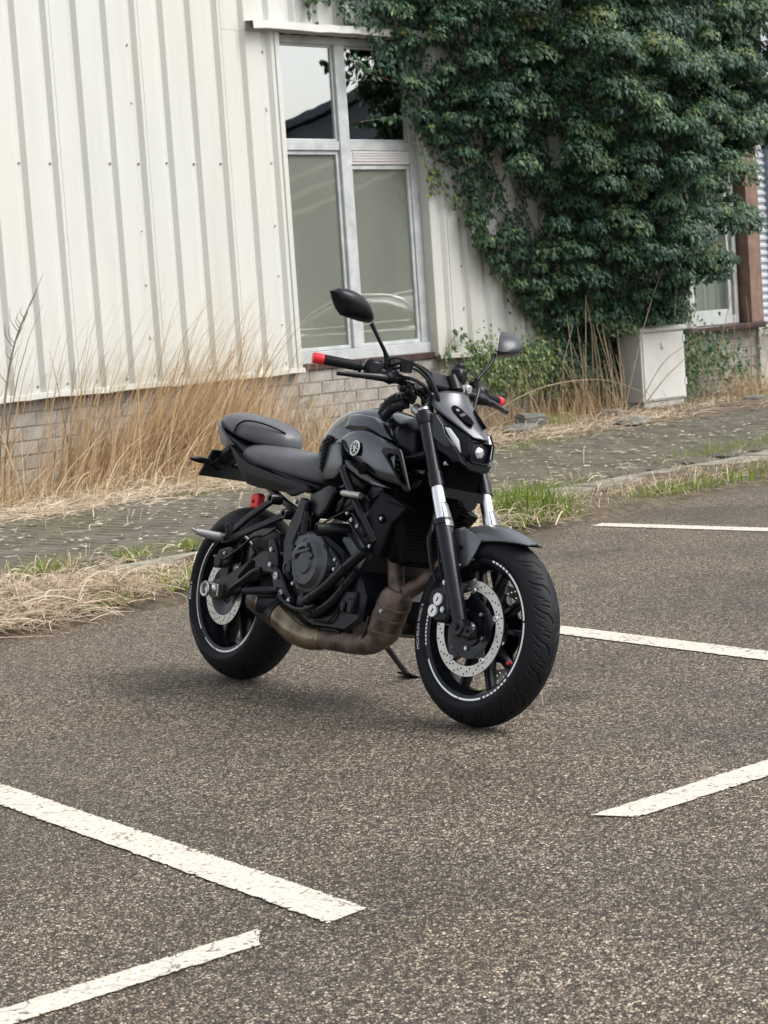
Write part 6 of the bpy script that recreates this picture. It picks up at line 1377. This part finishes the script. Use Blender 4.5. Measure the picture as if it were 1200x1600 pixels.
P('header_pipe', B().tube([(1.068, -.075, .385), (1.10, -.045, .42), (1.14, -.01, .47), (1.155, .02, .52), (1.13, .04, .57), (1.07, .05, .60)], [.026, .026, .025, .025, .025, .025], n=20), K_RST, exh)
P('exhaust_strap', B().tube([(.965, -.150, .225), (.985, -.155, .262), (1.0, -.158, .30)], .008, n=8, flat=.5), K_PLA, exh)
P('exhaust_strap', B().tube([(.74, -.155, .235), (.80, -.150, .238), (.84, -.15, .232)], .006, n=8), K_PLA, exh)
bolt2(1.062, -.155, .322, .006, exh)
P('belly_cover', B().prism([(.60, .24), (.94, .25), (1.02, .30), (1.0, .36), (.60, .33)], -.07, .12, .01), K_BLK)
# side stand on the left, tip resting on the ground
sd_ = P('side_stand', B().tube([(.70, .10, .235), (.66, .16, .205), (.60, .27, .142), (.545, .365, .092)], [.014, .0125, .011, .011], n=12, flat=.8).box((.525, .39, .0905), (.085, .055, .008), rot=Matrix.Rotation(R(-12), 3, 'X'), ch=.002), K_FRM)

# ================================================================== BEHIND THE CAMERA'S RIGHT: what the windows mirror
M_CAR = mat('car_paint', (.10, .11, .105), .25, metal=.5, coat=.6, var=.04)
M_CGL = mat('car_glass', (.02, .024, .022), .06, coat=.4)
car = empty('parked_car', (22.9, 4.6, 0)); thing(car, 'dark parked car mirrored in the lower window panes', 'car')
def crow(x, hw, zb, zs, zt):
    half = [(hw * .80, zb), (hw * .97, zb + .10), (hw, (zb + zs) / 2 + .05), (hw * .96, zs), (hw * .80, zt - .02), (0, zt)]
    return [Vector((y, x, z)) for y, z in half] + [Vector((-y, x, z)) for y, z in half[-2::-1]]
body = [(-2.1, .62, .40, .60, .66), (-2.02, .80, .26, .72, .78), (-1.6, .87, .20, .86, .90), (-.9, .89, .18, .95, .98), (0, .90, .18, .97, 1.0), (1.0, .90, .18, .98, 1.01), (1.7, .88, .22, .98, 1.02), (2.0, .82, .30, .92, .96), (2.08, .70, .42, .80, .84)]
make('body', B().loft([crow(*q) for q in body]), M_CAR, car, sub=1, ang=60)
cab_ = [(-1.0, .76, .95, .97, .99), (-.45, .74, .93, 1.22, 1.28), (0, .72, .93, 1.36, 1.43), (.7, .72, .93, 1.38, 1.46), (1.3, .70, .93, 1.30, 1.37), (1.75, .70, .93, 1.02, 1.05)]
make('cabin', B().loft([crow(*q) for q in cab_]), M_CGL, car, sub=1, ang=60)
for sg in (-1, 1):
    make('roof_rail', B().tube([(.62 * sg, -.95, 1.02), (.62 * sg, -.40, 1.30), (.60 * sg, .1, 1.44), (.60 * sg, .8, 1.46), (.62 * sg, 1.4, 1.36), (.66 * sg, 1.75, 1.06)], .022, n=8), mat('car_trim', (.7, .7, .68), .3, .8), car)
    make('window_trim', B().tube([(.80 * sg, -.9, 1.0), (.78 * sg, .4, 1.03), (.76 * sg, 1.65, 1.06)], .012, n=6), MATS['car_trim'], car)
    for x in (-1.3, 1.3):
        wh = make('wheel', B().lathe([(.02, -.09), (.20, -.10), (.30, -.10), (.325, -.07), (.325, .07), (.30, .10), (.02, .10)], (0, 0, 0), 36, axis='X'), K_RUB, car); wh.location = (.80 * sg, x, .325)
        make('wheel_rim', B().lathe([(.0, .0), (.06, .012), (.19, .004), (.205, .02)], (sg * .10 if sg > 0 else -.12, 0, 0), 30, axis='X'), K_ALU, wh)
    make('headlamp', B().box((.62 * sg, -2.0, .70), (.28, .12, .12), ch=.03), K_DRL, car)
    make('door_mirror', B().box((.97 * sg, -.62, 1.02), (.16, .10, .12), ch=.03), M_CAR, car)
barn = empty('opposite_barn', (44, -14, 0)); thing(barn, 'dark gabled barn mirrored in the upper window panes', 'building'); barn.rotation_euler = (0, 0, R(-45))
# local axes: X right as the window sees it, Y away from the window
barn.rotation_euler = (0, 0, R(135 - 90))
M_BARN = mat('barn_wall', (.14, .17, .21), .7, var=.2, scale=.6); M_BROOF = mat('barn_roof', (.10, .125, .16), .6, var=.2, scale=1.5)
make('walls', B().prism([(-8, 0), (14, 0), (14, 5.9), (3.5, 8.7), (-8, 4.7)], -.2, -14), M_BARN, barn, smooth=False)
make('roof_slope', B().prism([(-8.6, 4.55), (3.5, 8.8), (3.5, 9.05), (-8.6, 4.8)], .3, -14.5), M_BROOF, barn, smooth=False)
make('roof_slope', B().prism([(14.6, 5.8), (3.502, 8.8), (3.502, 9.05), (14.6, 6.05)], .3, -14.5), M_BROOF, barn, smooth=False)
for k in range(3):
    make('fascia_board', B().prism([(-7.5, 3.3 - k * .42), (3.4, 7.35 - k * .55), (3.4, 7.5 - k * .55), (-7.5, 3.42 - k * .42)], .05 + .02 * k, -.19), mat('fascia', (.5, .51, .52), .6), barn, smooth=False)
